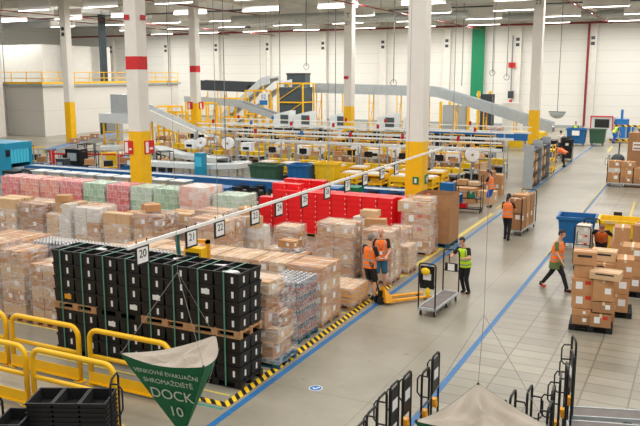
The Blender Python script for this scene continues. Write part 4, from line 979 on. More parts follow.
def person(label, x, y, face, H=1.72, vest='orange', shirt='blackcloth', legs='blackcloth', shorts=False, hair='hairdark', bald=False, pony=False,
           hands=((-.25,.1,.85),(.25,.1,.85)), feet=((-.1,0),(.1,0)), lean=0, hipz=None, look=(0,0), shoe='blackcloth', shoetrim=None, female=False, long_sleeve=False, stout=1.0, tunic=None, detail=True, lift=(0,0), lanyard=False):
    """local frame: +Y is the way the person faces, X to their right; sizes for 1.72 m"""
    t = thing('person',label,'person',(x,y,0),face); k = H/1.72; st = stout
    sw = .165 if female else .185
    pel = V((0,0,hipz if hipz else .93))
    la = R(lean); up = V((0,math.sin(la),math.cos(la))); fwd = V((0,math.cos(la),-math.sin(la))); X = V((1,0,0))
    neck = pel+up*.52; head = neck+up*.085+V((0,.02,.0)); 
    hd = V((math.sin(R(look[0])),math.cos(R(look[0])),0)); hz_ = V((0,0,1)); tilt = R(look[1])
    hf = (hd*math.cos(tilt)-hz_*math.sin(tilt)).normalized(); hs = hf.cross(hz_).normalized(); hu = hs.cross(hf)
    hc = head+hu*.12+hf*.015
    # joints
    sh = [pel+up*.47+X*s*sw for s in (-1,1)]
    hip = [pel+X*s*.09-V((0,0,.02)) for s in (-1,1)]
    hand = [V(h) for h in hands]
    el, wr = [], []
    for i in (0,1):
        e, w_ = ik(sh[i], hand[i], .285, .25, V(((-1,1)[i]*.5,-.8,-.35))); el.append(e); wr.append(w_)
    an = [V((f[0],f[1],.085+lift[i])) for i,f in enumerate(feet)]
    kn = []
    for i in (0,1):
        q, a_ = ik(hip[i], an[i], .43, .42, V((0,1,.05))); kn.append(q); an[i] = a_
    # ---- body: one continuous skin
    b = MB()
    def torso(b, e):
        loft(b,[(pel-up*.06,X,fwd,.10*st+e,.07+e),(pel,X,fwd,.165*st+e,.112*st+e),(pel+up*.08,X,fwd,.16*st+e,.112*st+e),(pel+up*.18,X,fwd,(.132 if female else .145)*st+e,.10*st+e),(pel+up*.32,X,fwd,.155*st+e,.112*st+e),(pel+up*.42,X,fwd,.165+e,.105+e),(pel+up*.48,X,fwd,.13+e,.08+e),(pel+up*.515,X,fwd,.07+e,.06+e)],18)
    torso(b,0)
    caps(b,neck-up*.03,head+hu*.04,.058,.052)
    # head
    for (c_,ru,rv,rw) in ((hc+hu*.015,.074,.092,.10),(hc-hu*.05+hf*.018,.058,.066,.062)):
        R_ = []
        for i in range(1,10):
            a = math.pi*i/10; R_.append((c_-hu*rw*math.cos(a),hs,hf,ru*math.sin(a),rv*math.sin(a)))
        loft(b,R_,16)
    caps(b,hc+hf*.088+hu*.012,hc+hf*.106-hu*.018,.008,.014)       # nose
    for s in (-1,1): caps(b,hc+hs*s*.076-hu*.02-hf*.005,hc+hs*s*.08+hu*.018-hf*.008,.012,.015)   # ears
    caps(b,hc+hf*.082-hu*.058,hc+hf*.083-hu*.056+hs*.02,.012,.012); caps(b,hc+hf*.082-hu*.058,hc+hf*.083-hu*.056-hs*.02,.012,.012)
    for i in (0,1):
        s = (-1,1)[i]
        caps(b,sh[i]-X*s*.03,sh[i],.05,.056); caps(b,sh[i],el[i],.05*st**.5,.039); caps(b,el[i],wr[i],.039,.026)
        fd = (wr[i]-el[i]).normalized(); side = fd.cross(V((0,0,1)));
        if side.length < .2: side = fd.cross(V((0,1,0)))
        side.normalize(); pn = side.cross(fd)
        # palm, five unequal bent fingers
        P = wr[i]+fd*.05; loft(b,[(wr[i]+fd*.005,side,pn,.024,.018),(wr[i]+fd*.03,side,pn,.038,.017),(wr[i]+fd*.07,side,pn,.042,.016),(wr[i]+fd*.09,side,pn,.036,.012)],12)
        curl = -pn if pn.z > 0 else pn
        for q,(o_,L_) in enumerate(((-.031,.062),(-.0105,.074),(.0105,.07),(.031,.055))):
            a0 = wr[i]+fd*.08+side*o_; a1 = a0+fd*L_*.5+curl*.012; a2 = a1+fd*L_*.38+curl*L_*.5
            caps(b,a0,a1,.0098,.009,3,8); caps(b,a1,a2,.009,.008,3,8)
        ts = -side*s if True else side
        a0 = wr[i]+fd*.025+ts*.03; a1 = a0+ts*.028+fd*.03+curl*.01; a2 = a1+fd*.03+curl*.012+ts*.004
        caps(b,a0,a1,.013,.011,3,8); caps(b,a1,a2,.011,.009,3,8)
        caps(b,hip[i],kn[i],.088*st,.056); caps(b,kn[i],kn[i].lerp(an[i],.3),.054,.056); caps(b,kn[i].lerp(an[i],.3),an[i],.056,.036)
        caps(b,an[i]-V((0,.03,.04)),an[i]+V((0,.1,-.05)),.036,.03)
    eyes = [hc+hf*.092+hs*s*.03+hu*.012 for s in (-1,1)]; mouth = hc+hf*.09-hu*.052
    def bm_(c):
        for e in eyes:
            if (c-e).length < .0135: return 1
        d = c-mouth
        if abs(d.dot(hs)) < .024 and abs(d.dot(hu)) < .008 and (c-hc).dot(hf) > .06: return 2
        return 0
    body = remesh(b,.0105,'body',['skin','eye','lips'],t,1,bm_)
    body.scale = (1,1,1)
    def put(o): return o
    # ---- hair
    b = MB(); R_ = []
    hcx = hc+hu*.022-hf*.008
    if not bald:
        for i in range(1,10):
            a = math.pi*i/10; R_.append((hcx-hu*.112*math.cos(a),hs,hf,.087*math.sin(a),.104*math.sin(a)))
        loft(b,R_,16)
        if pony:
            caps(b,hc-hf*.1+hu*.03,hc-hf*.13-hu*.03,.03,.032); caps(b,hc-hf*.13-hu*.03,hc-hf*.1-hu*.2,.032,.014)
        o = remesh(b,.011,'hair',[hair],t,1)
        # the face stays free: drop hair in front of the hairline
        bm2 = bmesh.new(); bm2.from_mesh(o.data)
        kill = [v for v in bm2.verts if (v.co-hc).dot(hf) > .035 and (v.co-hc).dot(hu) < .062 or ((v.co-hc).dot(hu) < -.03 and (v.co-hc).dot(hf) > (-.03 if not pony else -.05))]
        bmesh.ops.delete(bm2, geom=kill, context='VERTS'); bm2.to_mesh(o.data); bm2.free()
    else:
        for s in (-1,1): caps(b,hc+hs*s*.068-hf*.05-hu*.01,hc+hs*s*.072-hf*.02+hu*.0,.02,.014)
        caps(b,hc-hf*.085-hu*.01-hs*.03,hc-hf*.085-hu*.01+hs*.03,.02,.02)
        remesh(b,.01,'hair_fringe',['hairgrey'],t,1)
    # ---- shirt with sleeves, then the vest
    b = MB(); torso(b,.010)
    for i in (0,1):
        s = (-1,1)[i]; caps(b,sh[i]-X*s*.03,sh[i],.06,.064)
        if long_sleeve: caps(b,sh[i],el[i],.06,.05); caps(b,el[i],el[i].lerp(wr[i],.93),.05,.036)
        else: caps(b,sh[i],sh[i].lerp(el[i],.62),.062,.056)
    if tunic:
        loft(b,[(pel+V((0,0,.1)),X,V((0,1,0)),.17*st,.13*st),(pel-V((0,0,.05)),X,V((0,1,0)),.2*st,.155*st),(pel-V((0,0,.24)),X,V((0,1,0)),.215*st,.175*st)],18)
    remesh(b,.014,'shirt',[tunic or shirt],t,2)
    if vest:
        b = MB(); e = .03
        loft(b,[(pel-up*.07,X,fwd,.175*st+e,.125*st+e),(pel,X,fwd,.172*st+e,.122*st+e),(pel+up*.08,X,fwd,.165*st+e,.118*st+e),(pel+up*.2,X,fwd,.152*st+e,.108*st+e),(pel+up*.32,X,fwd,.16*st+e,.116*st+e),(pel+up*.42,X,fwd,.165+e,.108+e),(pel+up*.475,X,fwd,.145+e,.085+e),(pel+up*.505,X,fwd,.08+e,.062+e)],20)
        def vm(c):
            h = (c-pel).dot(up); xx = abs(c.x); fr = (c-pel).dot(fwd)
            if .0 < h < .042 or .135 < h < .175: return 1
            if h >= .175 and .095 < xx < .122: return 1
            return 0
        remesh(b,.013,'safety_vest',[vest,'reflect'],t,2,vm)
    # ---- trousers or shorts
    b = MB(); loft(b,[(pel-up*.09,X,fwd,.11*st,.09*st),(pel-up*.02,X,fwd,.178*st,.125*st),(pel+up*.06,X,fwd,.168*st,.12*st),(pel+up*.1,X,fwd,.15*st,.11*st)],18)
    for i in (0,1):
        if shorts: caps(b,hip[i],hip[i].lerp(kn[i],.86),.102*st,.088)
        else: caps(b,hip[i],kn[i],.1*st,.068); caps(b,kn[i],kn[i].lerp(an[i],.9),.066,.052)
    remesh(b,.013,'shorts' if shorts else 'trousers',[legs],t,2)
    for i in (0,1):
        b = MB(); A_ = an[i]; pz = -A_.z+.0+lift[i] if False else 0
        toe = V((0,1,0)) if lift[i] < .02 else V((0,.8,-.55)).normalized()
        h0 = A_-V((0,.035,.035)); caps(b,h0,h0+V((0,0,.04)),.044,.042); caps(b,h0,h0+toe*.13,.046,.044); caps(b,h0+toe*.1,h0+toe*.16-V((0,0,.006)),.042,.034)
        zs = h0.z-.046
        remesh(b,.011,'shoe',[shoe,shoetrim or shoe],t,1,(lambda c,zz=h0.z: 1 if c.z < zz-.024 else 0))
    if lanyard:
        pz = pel+up*.16+fwd*.16; MB().box(-.035,.035,-.003,.003,-.05,.05).build('badge','paper',t,pz); MB().tube([pz+V((0,0,.05)),pel+up*.42+fwd*.13+X*.06],.005,5).tube([pz+V((0,0,.05)),pel+up*.42+fwd*.13-X*.06],.005,5).build('lanyard','denim',t)
    t.scale = (k,k,k)
    return t
def toward(a, b): return math.atan2(-(b[0]-a[0]), b[1]-a[1])
CAMP = (0,0)
person('grey-haired person in orange vest and black shorts, back to camera, by pallet truck',-7.52,18.0,toward((-7.52,18),(-7.5,18.9))-.35,1.7,'orange','blackcloth','blackcloth',True,'hairgrey',hands=((-.2,.12,.9),(.17,.3,1.08)),feet=((-.12,0),(.12,.02)),look=(8,2),shoetrim='shoewhite')
person('bald bearded person in orange vest and blue shorts facing the camera',-7.6,18.95,toward((-7.6,18.95),(-7.0,17.6)),1.69,'orange','blackcloth','denim',True,bald=True,hands=((-.16,.3,1.05),(.26,.12,.86)),feet=((-.12,0),(.12,.05)),look=(12,10),lanyard=True,shoetrim='shoewhite')
person('dark-haired person in lime vest and black trousers leaning on a trolley hoop',-5.42,19.55,toward((-5.42,19.55),(-5.62,18.7)),1.58,'lime','blackcloth','blackcloth',False,'hairdark',hands=((-.2,.5,1.2),(.18,.48,1.22)),feet=((-.1,-.08),(.1,-.16)),lean=14,hipz=.92,look=(10,14),female=True,long_sleeve=False,shoetrim='shoered')
person('dark-haired person in orange vest, green tunic and black leggings walking right',-3.3,21.1,toward((-3.3,21.1),(-2.3,20.9)),1.7,'orange','olive','blackcloth',False,'hairdark',hands=((-.22,-.02,.84),(.2,.22,.86)),feet=((-.08,-.42),(.09,.36)),lean=4,hipz=.87,look=(0,12),female=True,stout=1.2,tunic='olive',shoetrim='shoered',lift=(.03,0))
person('person with dark ponytail in orange vest pushing a trolley of tall cartons',-6.0,26.95,R(-4),1.62,'orange','blackcloth','blackcloth',False,'hairdark',pony=True,hands=((-.2,.42,1.1),(.2,.42,1.1)),feet=((-.09,.1),(.1,-.12)),lean=6,female=True,look=(0,6))
person('person in orange vest and blue shorts working at a black trolley',-8.2,33.4,R(78),1.66,'orange','blackcloth','bluecloth',True,'hairdark',pony=True,hands=((-.18,.42,1.1),(.2,.4,1.12)),feet=((-.09,0),(.1,.05)),lean=8,female=True,look=(0,22),shoetrim='shoewhite')
person('person in orange vest and black trousers bending over the black trolleys',-7.75,50.7,R(75),1.7,'orange','orange','blackcloth',False,'hairdark',hands=((-.2,.7,.75),(.2,.7,.8)),feet=((-.1,0),(.1,.1)),lean=62,hipz=.9,look=(0,35))
person('light-haired person in orange vest bending between the blue and yellow bins',-2.55,24.55,R(185),1.66,'orange','blackcloth','blackcloth',False,'hairbrown',hands=((-.3,.32,.82),(.34,.28,.8)),feet=((-.1,0),(.1,0)),lean=46,hipz=.84,look=(0,50),stout=1.1)
person('person in white shirt and dark cap standing far by the machines',-9.2,57.5,R(60),1.8,None,'whitecloth','greycloth',False,'hairdark',hands=((-.2,.3,1.0),(.2,.3,1.0)))
person('far person in lime vest standing behind the blue waste bin',-9.9,69.3,R(170),1.8,'lime','greycloth','greycloth',False,'hairdark')
person('far person in lime vest bending beside the green waste bin',-6.9,70.5,R(-60),1.75,'lime','denim','bluecloth',False,'hairbrown',hands=((-.2,.5,.75),(.2,.5,.75)),lean=35,look=(0,30))
person('person in orange vest standing at the far packing shelf of black totes',-12.7,46.6,R(150),1.72,'orange','orange','greycloth',False,'hairdark',hands=((-.2,.3,1.0),(.2,.3,1.0)))
# ------------------------------------------------------------------ conveyors and machines in the middle of the hall
def conveyor(label, pts, w=.8, side='blueconv', belt='beltblack', h=.28, leg='greysteel', legstep=2.4, legs=True, sideh=None, name='belt_conveyor', rollers=False, group=None, cat='conveyor', wall=.0):
    """pts: top-of-belt points; side walls follow it, legs stand on the floor"""
    o0 = V(pts[0]); t = thing(name,label,cat,(o0.x,o0.y,0),0,group); P = [V(p)-V((o0.x,o0.y,0)) for p in pts]
    bb, sb_, lb = MB(), MB(), []
    def off(i):
        a = P[max(0,i-1)]; c = P[min(len(P)-1,i+1)]; d = (c-a); d.z = 0; d.normalize(); return V((-d.y,d.x,0))
    for i in range(len(P)-1):
        n0, n1 = off(i)*w/2, off(i+1)*w/2; p, q = P[i], P[i+1]; dz = V((0,0,.03))
        bb.hexa([p-n0-dz,p+n0-dz,q+n1-dz,q-n1-dz],[p-n0,p+n0,q+n1,q-n1])
        for s in (-1,1):
            e0, e1 = off(i)*s*(w/2+.05), off(i+1)*s*(w/2+.05); a0, a1 = off(i)*s*w/2, off(i+1)*s*w/2; lo = V((0,0,h)); hi = V((0,0,.03+wall))
            sb_.hexa([p+a0-lo,p+e0-lo,q+e1-lo,q+a1-lo],[p+a0+hi,p+e0+hi,q+e1+hi,q+a1+hi])
    if rollers:
        L = (P[-1]-P[0]).length; k = int(L/.25); d = (P[-1]-P[0]).normalized(); n_ = V((-d.y,d.x,0))
        for i in range(k): c = P[0]+d*(.12+i*.25); bb.tube([c-n_*w/2+V((0,0,.0)),c+n_*w/2+V((0,0,.0))],.03,6)
    bb.build('belt',belt,t); sb_.build('side_frame',side,t)
    if legs:
        tot = 0; nxt = .4
        for i in range(len(P)-1):
            L = (P[i+1]-P[i]).length
            while nxt <= tot+L:
                c = P[i].lerp(P[i+1],(nxt-tot)/L); n_ = off(i)*w*.5
                b = MB(); b.bar((c-n_).xy.to_3d(),(c-n_)-V((0,0,h)),.08,.08); b.bar((c+n_).xy.to_3d(),(c+n_)-V((0,0,h)),.08,.08); b.bar((c-n_).xy.to_3d()+V((0,0,(c.z-h)*.45)),(c+n_).xy.to_3d()+V((0,0,(c.z-h)*.45)),.05,.05)
                if c.z > 2.5:
                    b.bar((c-n_).xy.to_3d()+V((0,0,.5)),(c+n_)-V((0,0,h+.3)),.05,.05); b.bar((c-n_).xy.to_3d()+V((0,0,(c.z-h)*.8)),(c+n_).xy.to_3d()+V((0,0,(c.z-h)*.8)),.05,.05)
                b.build('support_leg',leg,t); nxt += legstep
            tot += L
    return t
def on_belt(label, x, y, z, s, m='card1', r=0): tag(link('carton',carton_mesh(*s,m,1),None,(x,y,z),R(r)),label,'carton')

conveyor('long blue belt conveyor crossing behind the pallets, nearest the camera',[(-32.6,30.1,1.0),(-8.7,30.3,1.0)],.75,belt='greysteel',h=.42)
0 and conveyor('second blue conveyor side running beside the nearest one',[(-31.6,31.7,1.15),(-9.5,31.8,1.15)],.55,h=.2,side='lightsteel')
conveyor('blue conveyor running away at the far left behind the cyan machine',[(-38.4,37.2,1.0),(-42.4,46.3,1.0),(-44.3,50.0,1.0)],.8,h=.3,belt='blueconv',side='greysteel')
conveyor('grey curved roller conveyor at the left behind the blue conveyor',[(-36,39.3,1.1),(-34.1,41.0,1.1),(-32.4,40.9,1.1),(-30.8,39.6,1.1),(-29,38.3,1.1),(-27.2,37.4,1.1),(-24.6,36.8,1.1)],.9,h=.22,side='lightsteel',belt='steel',legs=True,legstep=1.6)
conveyor('grey curved conveyor end beside the blue bins',[(-28.5,33.6,1.1),(-25,33.7,1.1),(-23.3,34.0,1.1),(-22.4,34.6,1.1),(-22.3,35.4,1.1),(-23,36.1,1.1)],.8,h=.22,side='lightsteel',belt='steel',legstep=1.6)
# cyan machine
t = thing('sorting_machine','cyan boxed machine with strip curtain at the left edge','machine',(-33.3,30.05,0))
MB().box(-6,-.12,-.95,-.85,0,2.1).box(-6,-.12,.8,.9,0,2.1).box(-6,0,-.95,.9,2.1,2.2).box(-.12,0,-.95,-.6,0,2.1).box(-.12,0,.72,.9,0,2.1).box(-.12,0,-.6,.72,1.85,2.1).box(-.12,0,-.6,.72,0,.55).build('housing','cyan',t)
for i in range(6): MB().box(-.03,.0,-.58+i*.215,-.58+i*.215+.19,1.08,1.85).build('curtain_strip','cyanlight',t,(-.02,0,0))
MB().box(-.1,.62,-.5,.6,.72,.86).build('feed_table','greysteel',t)
MB().box(.02,.08,-.95,-.7,1.5,1.85).build('screen','screen',t); MB().box(-2.2,-1.4,-.97,-.95,1.2,1.8).build('notice','paper',t)
MB().box(.5,.56,-.48,-.42,0,.72).build('leg','steel',t); MB().box(.5,.56,.52,.58,0,.72).build('leg','steel',t)
# machine clutter right of it
for i,(x,y,w,d,h,m) in enumerate(((-32.0,31.9,.6,.5,1.2,'darksteel'),(-31.4,27.9,1.0,.6,1.0,'blacksteel'),(-30.3,27.9,.6,.5,1.15,'darksteel'),(-33.2,34.2,1.1,.7,1.5,'blacksteel'))):
    b = MB().box(-w/2,w/2,-d/2,d/2,.12,h).box(-w/2-.05,w/2+.05,-d/2-.05,d/2+.05,0,.12,1).box(-w*.3,w*.3,-d/2-.06,-d/2,h*.55,h*.85,1)
    tag(b.build('drive_unit',[m,'greysteel'],None,(x,y,0)),'dark drive unit near the cyan machine, %s from left'%['third','fourth','rightmost','second'][i],'machine')
# row of grey bins on the low frame
t = thing('bin_rack','grey frame carrying the row of grey bins before the blue conveyor','rack',(-29.6,27.5,0))
MB().box(0,9.6,-.35,.35,.66,.72).build('shelf','greysteel',t)
for x in (0.05,3.2,6.4,9.5): MB().box(x-.04,x+.04,-.33,-.27,0,.66).box(x-.04,x+.04,.27,.33,0,.66).build('leg','greysteel',t)
for i in range(9):
    b = MB().hexa([(-.3,-.26,0),(.3,-.26,0),(.3,.26,0),(-.3,.26,0)],[(-.38,-.32,.44),(.38,-.32,.44),(.38,.32,.44),(-.38,.32,.44)]).box(-.42,.42,-.36,.36,.44,.48,1).box(.33,.43,-.4,-.33,.2,.34,2)
    tag(b.build('grey_bin',['greysteel','lightsteel','yellow'],None,(-29.0+i*1.05,27.5,.722)),'grey bin with pale lid, %s from left before the blue conveyor'%ORD[i],'bin','row of grey bins')
# packing stations
def station_master():
    t = thing('packing_station','packing table with yellow bins','packing station',(0,0,0))
    MB().box(-.8,.8,-.4,.4,.86,.9).build('table_top','lightsteel',t)
    for x in (-.75,.75): MB().box(x-.03,x+.03,-.37,-.31,0,.86).box(x-.03,x+.03,.31,.37,0,2.0).box(x-.03,x+.03,-.31,.31,.3,.35).build('leg_frame','greysteel',t)
    MB().box(-.75,.75,.2,.4,1.45,1.48).build('shelf','greysteel',t)
    for q in range(3):
        x = -.5+q*.5; m = MB().hexa([(x-.17,-.35,.9),(x+.17,-.35,.9),(x+.17,.1,.9),(x-.17,.1,.9)],[(x-.22,-.4,1.14),(x+.22,-.4,1.14),(x+.22,.15,1.14),(x-.22,.15,1.14)])
        m.build('yellow_bin','yellow2',t)
    MB().box(.15,.6,.22,.26,1.52,1.82).box(.35,.4,.24,.3,1.45,1.55).build('monitor','screen',t)
    MB().box(-.6,-.2,.2,.4,1.48,1.7).build('carton','card1',t)
    for q in range(3): MB().hexa([(-.66+q*.46,-.3,.352),(-.32+q*.46,-.3,.352),(-.32+q*.46,.25,.352),(-.66+q*.46,.25,.352)],[(-.7+q*.46,-.34,.66),(-.28+q*.46,-.34,.66),(-.28+q*.46,.29,.66),(-.7+q*.46,.29,.66)]).build('tote','blackplastic' if q!=1 else 'card3',t)
    MB().box(-.72,-.68,-.37,-.33,.9,1.9).box(.68,.72,-.37,-.33,.9,1.9).box(-.72,.72,-.37,-.33,1.86,1.92).build('yellow_frame','yellow',t)
    MB().box(-.8,.8,-.42,-.4,.82,.9).build('edge','yellow',t)
    return t
def station_b():
    t = thing('packing_station','packing table with brown cartons','packing station',(0,0,0))
    MB().box(-.8,.8,-.4,.4,.8,.84).build('table_top','steel',t)
    for x in (-.75,.75): MB().box(x-.03,x+.03,-.37,-.31,0,.8).box(x-.03,x+.03,.31,.37,0,1.75).build('leg_frame','greysteel',t)
    MB().box(-.75,.75,-.35,.35,.25,.28).box(-.75,.75,.1,.4,1.3,1.33).build('shelf','darksteel',t)
    MB().hexa([(-.6,-.3,.84),(-.1,-.3,.84),(-.1,.1,.84),(-.6,.1,.84)],[(-.65,-.35,1.1),(-.05,-.35,1.1),(-.05,.15,1.1),(-.65,.15,1.1)]).build('yellow_bin','yellow2',t)
    for q,(x,w,h,m) in enumerate(((.1,.3,.28,'card1'),(.45,.32,.36,'card2'))): MB().box(x,x+w,-.25,.1,.84,.84+h).build('carton',m,t)
    for q in range(3): MB().box(-.6+q*.42,-.3+q*.42,.15,.38,1.33,1.33+.2+.05*q).build('carton',['card1','card3','card2'][q],t)
    for q in range(3): MB().box(-.68+q*.46,-.3+q*.46,-.3,.2,.28,.55).build('tote','blackplastic',t)
    return t
A0 = station_master(); B0 = station_b(); usedA = usedB = False
def cart_yellow():
    t = thing('yellow_trolley','yellow frame trolley','trolley',(0,0,0))
    for z in (.25,.75,1.15): MB().box(-.42,.42,-.5,.5,z,z+.05).build('shelf','yellow',t)
    for q in range(2): MB().box(-.36+q*.38,-.02+q*.38,-.4,.4,.302,.55).build('tote','blackplastic',t)
    for x in (-.4,.4):
        MB().box(x-.03,x+.03,-.48,-.42,.1,1.2).box(x-.03,x+.03,.42,.48,.1,1.2).box(x-.03,x+.03,-.42,.42,.1,.15).build('side_frame','yellow',t)
    MB().box(-.36,.36,-.44,.44,1.2,1.26).build('parcel_layer','card4',t); MB().box(-.43,.43,-.51,-.49,.95,1.2).box(-.43,-.41,-.49,.49,.95,1.2).box(.41,.43,-.49,.49,.95,1.2).build('side_panel','yellow',t)
    MB().box(-.3,.2,-.4,.1,.8,1.02).build('tote','yellow2',t)
    for x in (-.36,.36):
        for y in (-.4,.4): MB().tube([(x-.02,y,.06),(x+.02,y,.06)],.06,8).build('caster','black',t)
    return t
C0 = cart_yellow(); used = {'A':False,'B':False,'C':False}
def place(kind, x, y, rz, label, group):
    src = {'A':A0,'B':B0,'C':C0}[kind]
    if not used[kind]:
        used[kind] = True; src.location = (x,y,0); src.rotation_euler = (0,0,rz); src['label'] = label; src['group'] = group; return src
    return dup(src,(x,y,0),rz,label,group)
rn = ['nearest','second','third','fourth','fifth','sixth','farthest']
PR = ((33.4,(-19.9,-8.6),'C',1.25),(35.6,(-33,-8.8),'C',1.35),(37.6,(-31,-9.4),'A',1.95),(40.6,(-33,-9.6),'B',2.0),(43.3,(-34,-9.8),'A',1.95),(46.6,(-36,-12),'B',2.0),(49.6,(-38,-12),'A',2.1))
for r,(y,(xa,xb),kind,step) in enumerate(PR):
    x = xa; i = 0
    while x < xb:
        if not (r == 0 and (-15.8 > x or x > -9.9)) and not (r in (1,2) and x > -10.9):
            kk = kind if rnd.random() > .12 else {'A':'B','B':'A','C':'C'}[kind]
            if not (r in (1,2) and x < -21.5) and not (r in (3,) and x < -30) and not (r in (5,6) and x < -33):
                place(kk,x,y,0 if rnd.random()<.6 else math.pi,
                {'A':'packing table with three yellow bins, %s row, %s from left','B':'packing table with cartons and black totes, %s row, %s from left','C':'yellow shelf trolley loaded with parcels, %s row, %s from left'}[kk]%(rn[r],ORD[i]),
                {'A':'packing tables with yellow bins','B':'packing tables with cartons','C':'yellow shelf trolleys'}[kk])
        x += step; i += 1
# loose cartons on the packing tables
for i in range(46):
    r = rnd.choice((3,5)); y = PR[r][0]; x = PR[r][1][0]+PR[r][3]*rnd.randrange(0,int((PR[r][1][1]-PR[r][1][0])/PR[r][3])+1)
# overhead pale conveyors on posts
for i,(p,q,z,r,nm_) in enumerate((((-23.6,36.75),(-8.6,36.75),2.25,.13,'nearest'),((-30,42.0),(-9.2,42.0),2.35,.12,'middle'),((-32,48.2),(-9.5,48.2),2.3,.12,'farthest'))):
    t = thing('overhead_line','pale overhead line on thin posts above the packing tables, %s one'%nm_,'overhead line',(p[0],p[1],0)); L = q[0]-p[0]
    MB().box(0,L,-r*.8,r*.8,z-.07,z+.05).build('trunking','lightsteel',t); MB().box(0,L,-.04,.04,z+.3,z+.36).build('light_bar','white',t)
    k = int(L/2.9)
    for j in range(k+1): MB().box(j*2.9-.03,j*2.9+.03,-.03,.03,0,z+.34).build('post','greysteel',t)
    for j in range(k): MB().box(j*2.9+1.2,j*2.9+1.32,-.07,.07,z+.36,z+.6).build('beacon',['red_lamp','signblue'][j%2] if j%3 else 'red_lamp',t)
# white film rolls and white boxes held above the tables
for i,x in enumerate((-27.4,-25.6,-21.9,-19.4,-17.1,-14.9,-12.6,-10.6)):
    t = thing('film_reel','round white film reel on a grey stand behind the packing tables, %s from left'%ORD[i],'film reel',(x,38.9 if i%2 else 38.7,0),R(20),'white film reels')
    MB().tube([(0,-.13,1.75),(0,.13,1.75)],.36 if i%2 else .3,20).build('reel','film',t); MB().tube([(0,-.15,1.75),(0,.15,1.75)],.07,10).build('core','card3',t)
    MB().box(-.04,.04,.16,.22,0,1.8).box(-.3,.3,-.2,.3,0,.05).build('stand','greysteel',t)
for i,x in enumerate((-28.3,-24.2,-20.4,-16,-11.6)):
    t = thing('white_dispenser','white boxy dispenser on a post above the packing tables, %s from left'%ORD[i],'dispenser',(x,38.9,0),0,'white dispensers')
    MB().box(-.35,.35,-.2,.2,1.35,1.85).box(-.2,.2,-.24,-.2,1.45,1.6,1).build('case',['film','screen'],t); MB().box(-.04,.04,.0,.08,0,1.35).box(-.25,.25,-.2,.25,0,.04).build('post','greysteel',t)
# black totes on a long shelf far behind
t = thing('tote_shelf','long grey shelf carrying a row of black totes behind the packing rows','shelf',(-34,51.6,0))
MB().box(0,21.5,-.4,.4,.7,.75).box(0,21.5,-.4,.4,1.3,1.35).build('board','greysteel',t)
for j in range(9): MB().box(j*2.65,j*2.65+.08,-.38,-.3,0,1.8).box(j*2.65,j*2.65+.08,.3,.38,0,1.8).build('post','greysteel',t)
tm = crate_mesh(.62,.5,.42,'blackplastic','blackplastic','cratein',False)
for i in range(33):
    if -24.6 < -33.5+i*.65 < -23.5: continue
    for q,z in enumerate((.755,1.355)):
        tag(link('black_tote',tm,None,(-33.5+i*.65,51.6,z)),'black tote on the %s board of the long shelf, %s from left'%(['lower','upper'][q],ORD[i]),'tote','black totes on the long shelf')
for i in range(12):
    on_belt('brown carton standing on a packing table, %s from left in the fourth row'%ORD[i],-32.5+i*2.0,40.85,1.335+.0,(.45,.3,.25),'card1' if i%2 else 'card3') if False else None
# waste bins behind the conveyor
waste_bin('green waste bin behind the blue conveyor left of centre',-19.4,32.95,1.45,1.0,1.42,'bingreen',R(3))[0]
waste_bin('blue waste bin between the green and yellow ones behind the conveyor',-17.75,33.5,1.1,1.0,1.45,'binblue',R(3))
waste_bin('yellow waste bin right of the blue one behind the conveyor',-16.5,34.0,1.1,.9,1.55,'yellow2',R(3))
tag(MB().box(-.25,.25,-.2,.2,0,1.8).box(-.2,.2,-.21,-.2,1.1,1.6,1).build('cyan_cabinet',['cyan','cyanlight'],None,(-23.4,32.95,0)),'slim cyan cabinet at the end of the curved conveyor','cabinet')
# black trolleys behind the red crates
for i,(x,y) in enumerate(((-17.6,27.4),(-16.9,27.6),(-15.9,27.5),(-15.2,27.6),(-11.9,28.3),(-10.9,28.2))):
    t = trolley('black panelled trolley behind the red crates, %s from left'%ORD[i],x,y,R(6),.7,.5,1.15,(True,True),False)
    b = MB(); b.box(-.2,.2,.12,.6,.23,.9).box(-.18,.18,.1,.12,.4,.7,1).build('tote_stack',['blackplastic','paper'],t)
    t['group'] = 'black trolleys behind the red crates'
tag(MB().box(-.6,.6,-.4,.4,0,.95).box(-.62,.62,-.42,.42,.95,1.0).build('blue_tote_stack','binblue',None,(-18.8,27.9,0)),'blue tub behind the pale green packs','tub')
for i,(x,y,m,w) in enumerate(((-13.8,28.3,'binblue',1.3),(-12.9,28.9,'signgreen',.8),(-9.9,28.6,'yellow2',.5))):
    b = MB()
    for q in range(5): b.hexa([(-w/2+.04,-.3,q*.25),(w/2-.04,-.3,q*.25),(w/2-.04,.3,q*.25),(-w/2+.04,.3,q*.25)],[(-w/2,-.34,q*.25+.24),(w/2,-.34,q*.25+.24),(w/2,.34,q*.25+.24),(-w/2,.34,q*.25+.24)])
    tag(b.build('tub_stack',m,None,(x,y,0)),'stack of %s plastic tubs behind the red crates'%['blue','green','yellow'][i],'tubs')
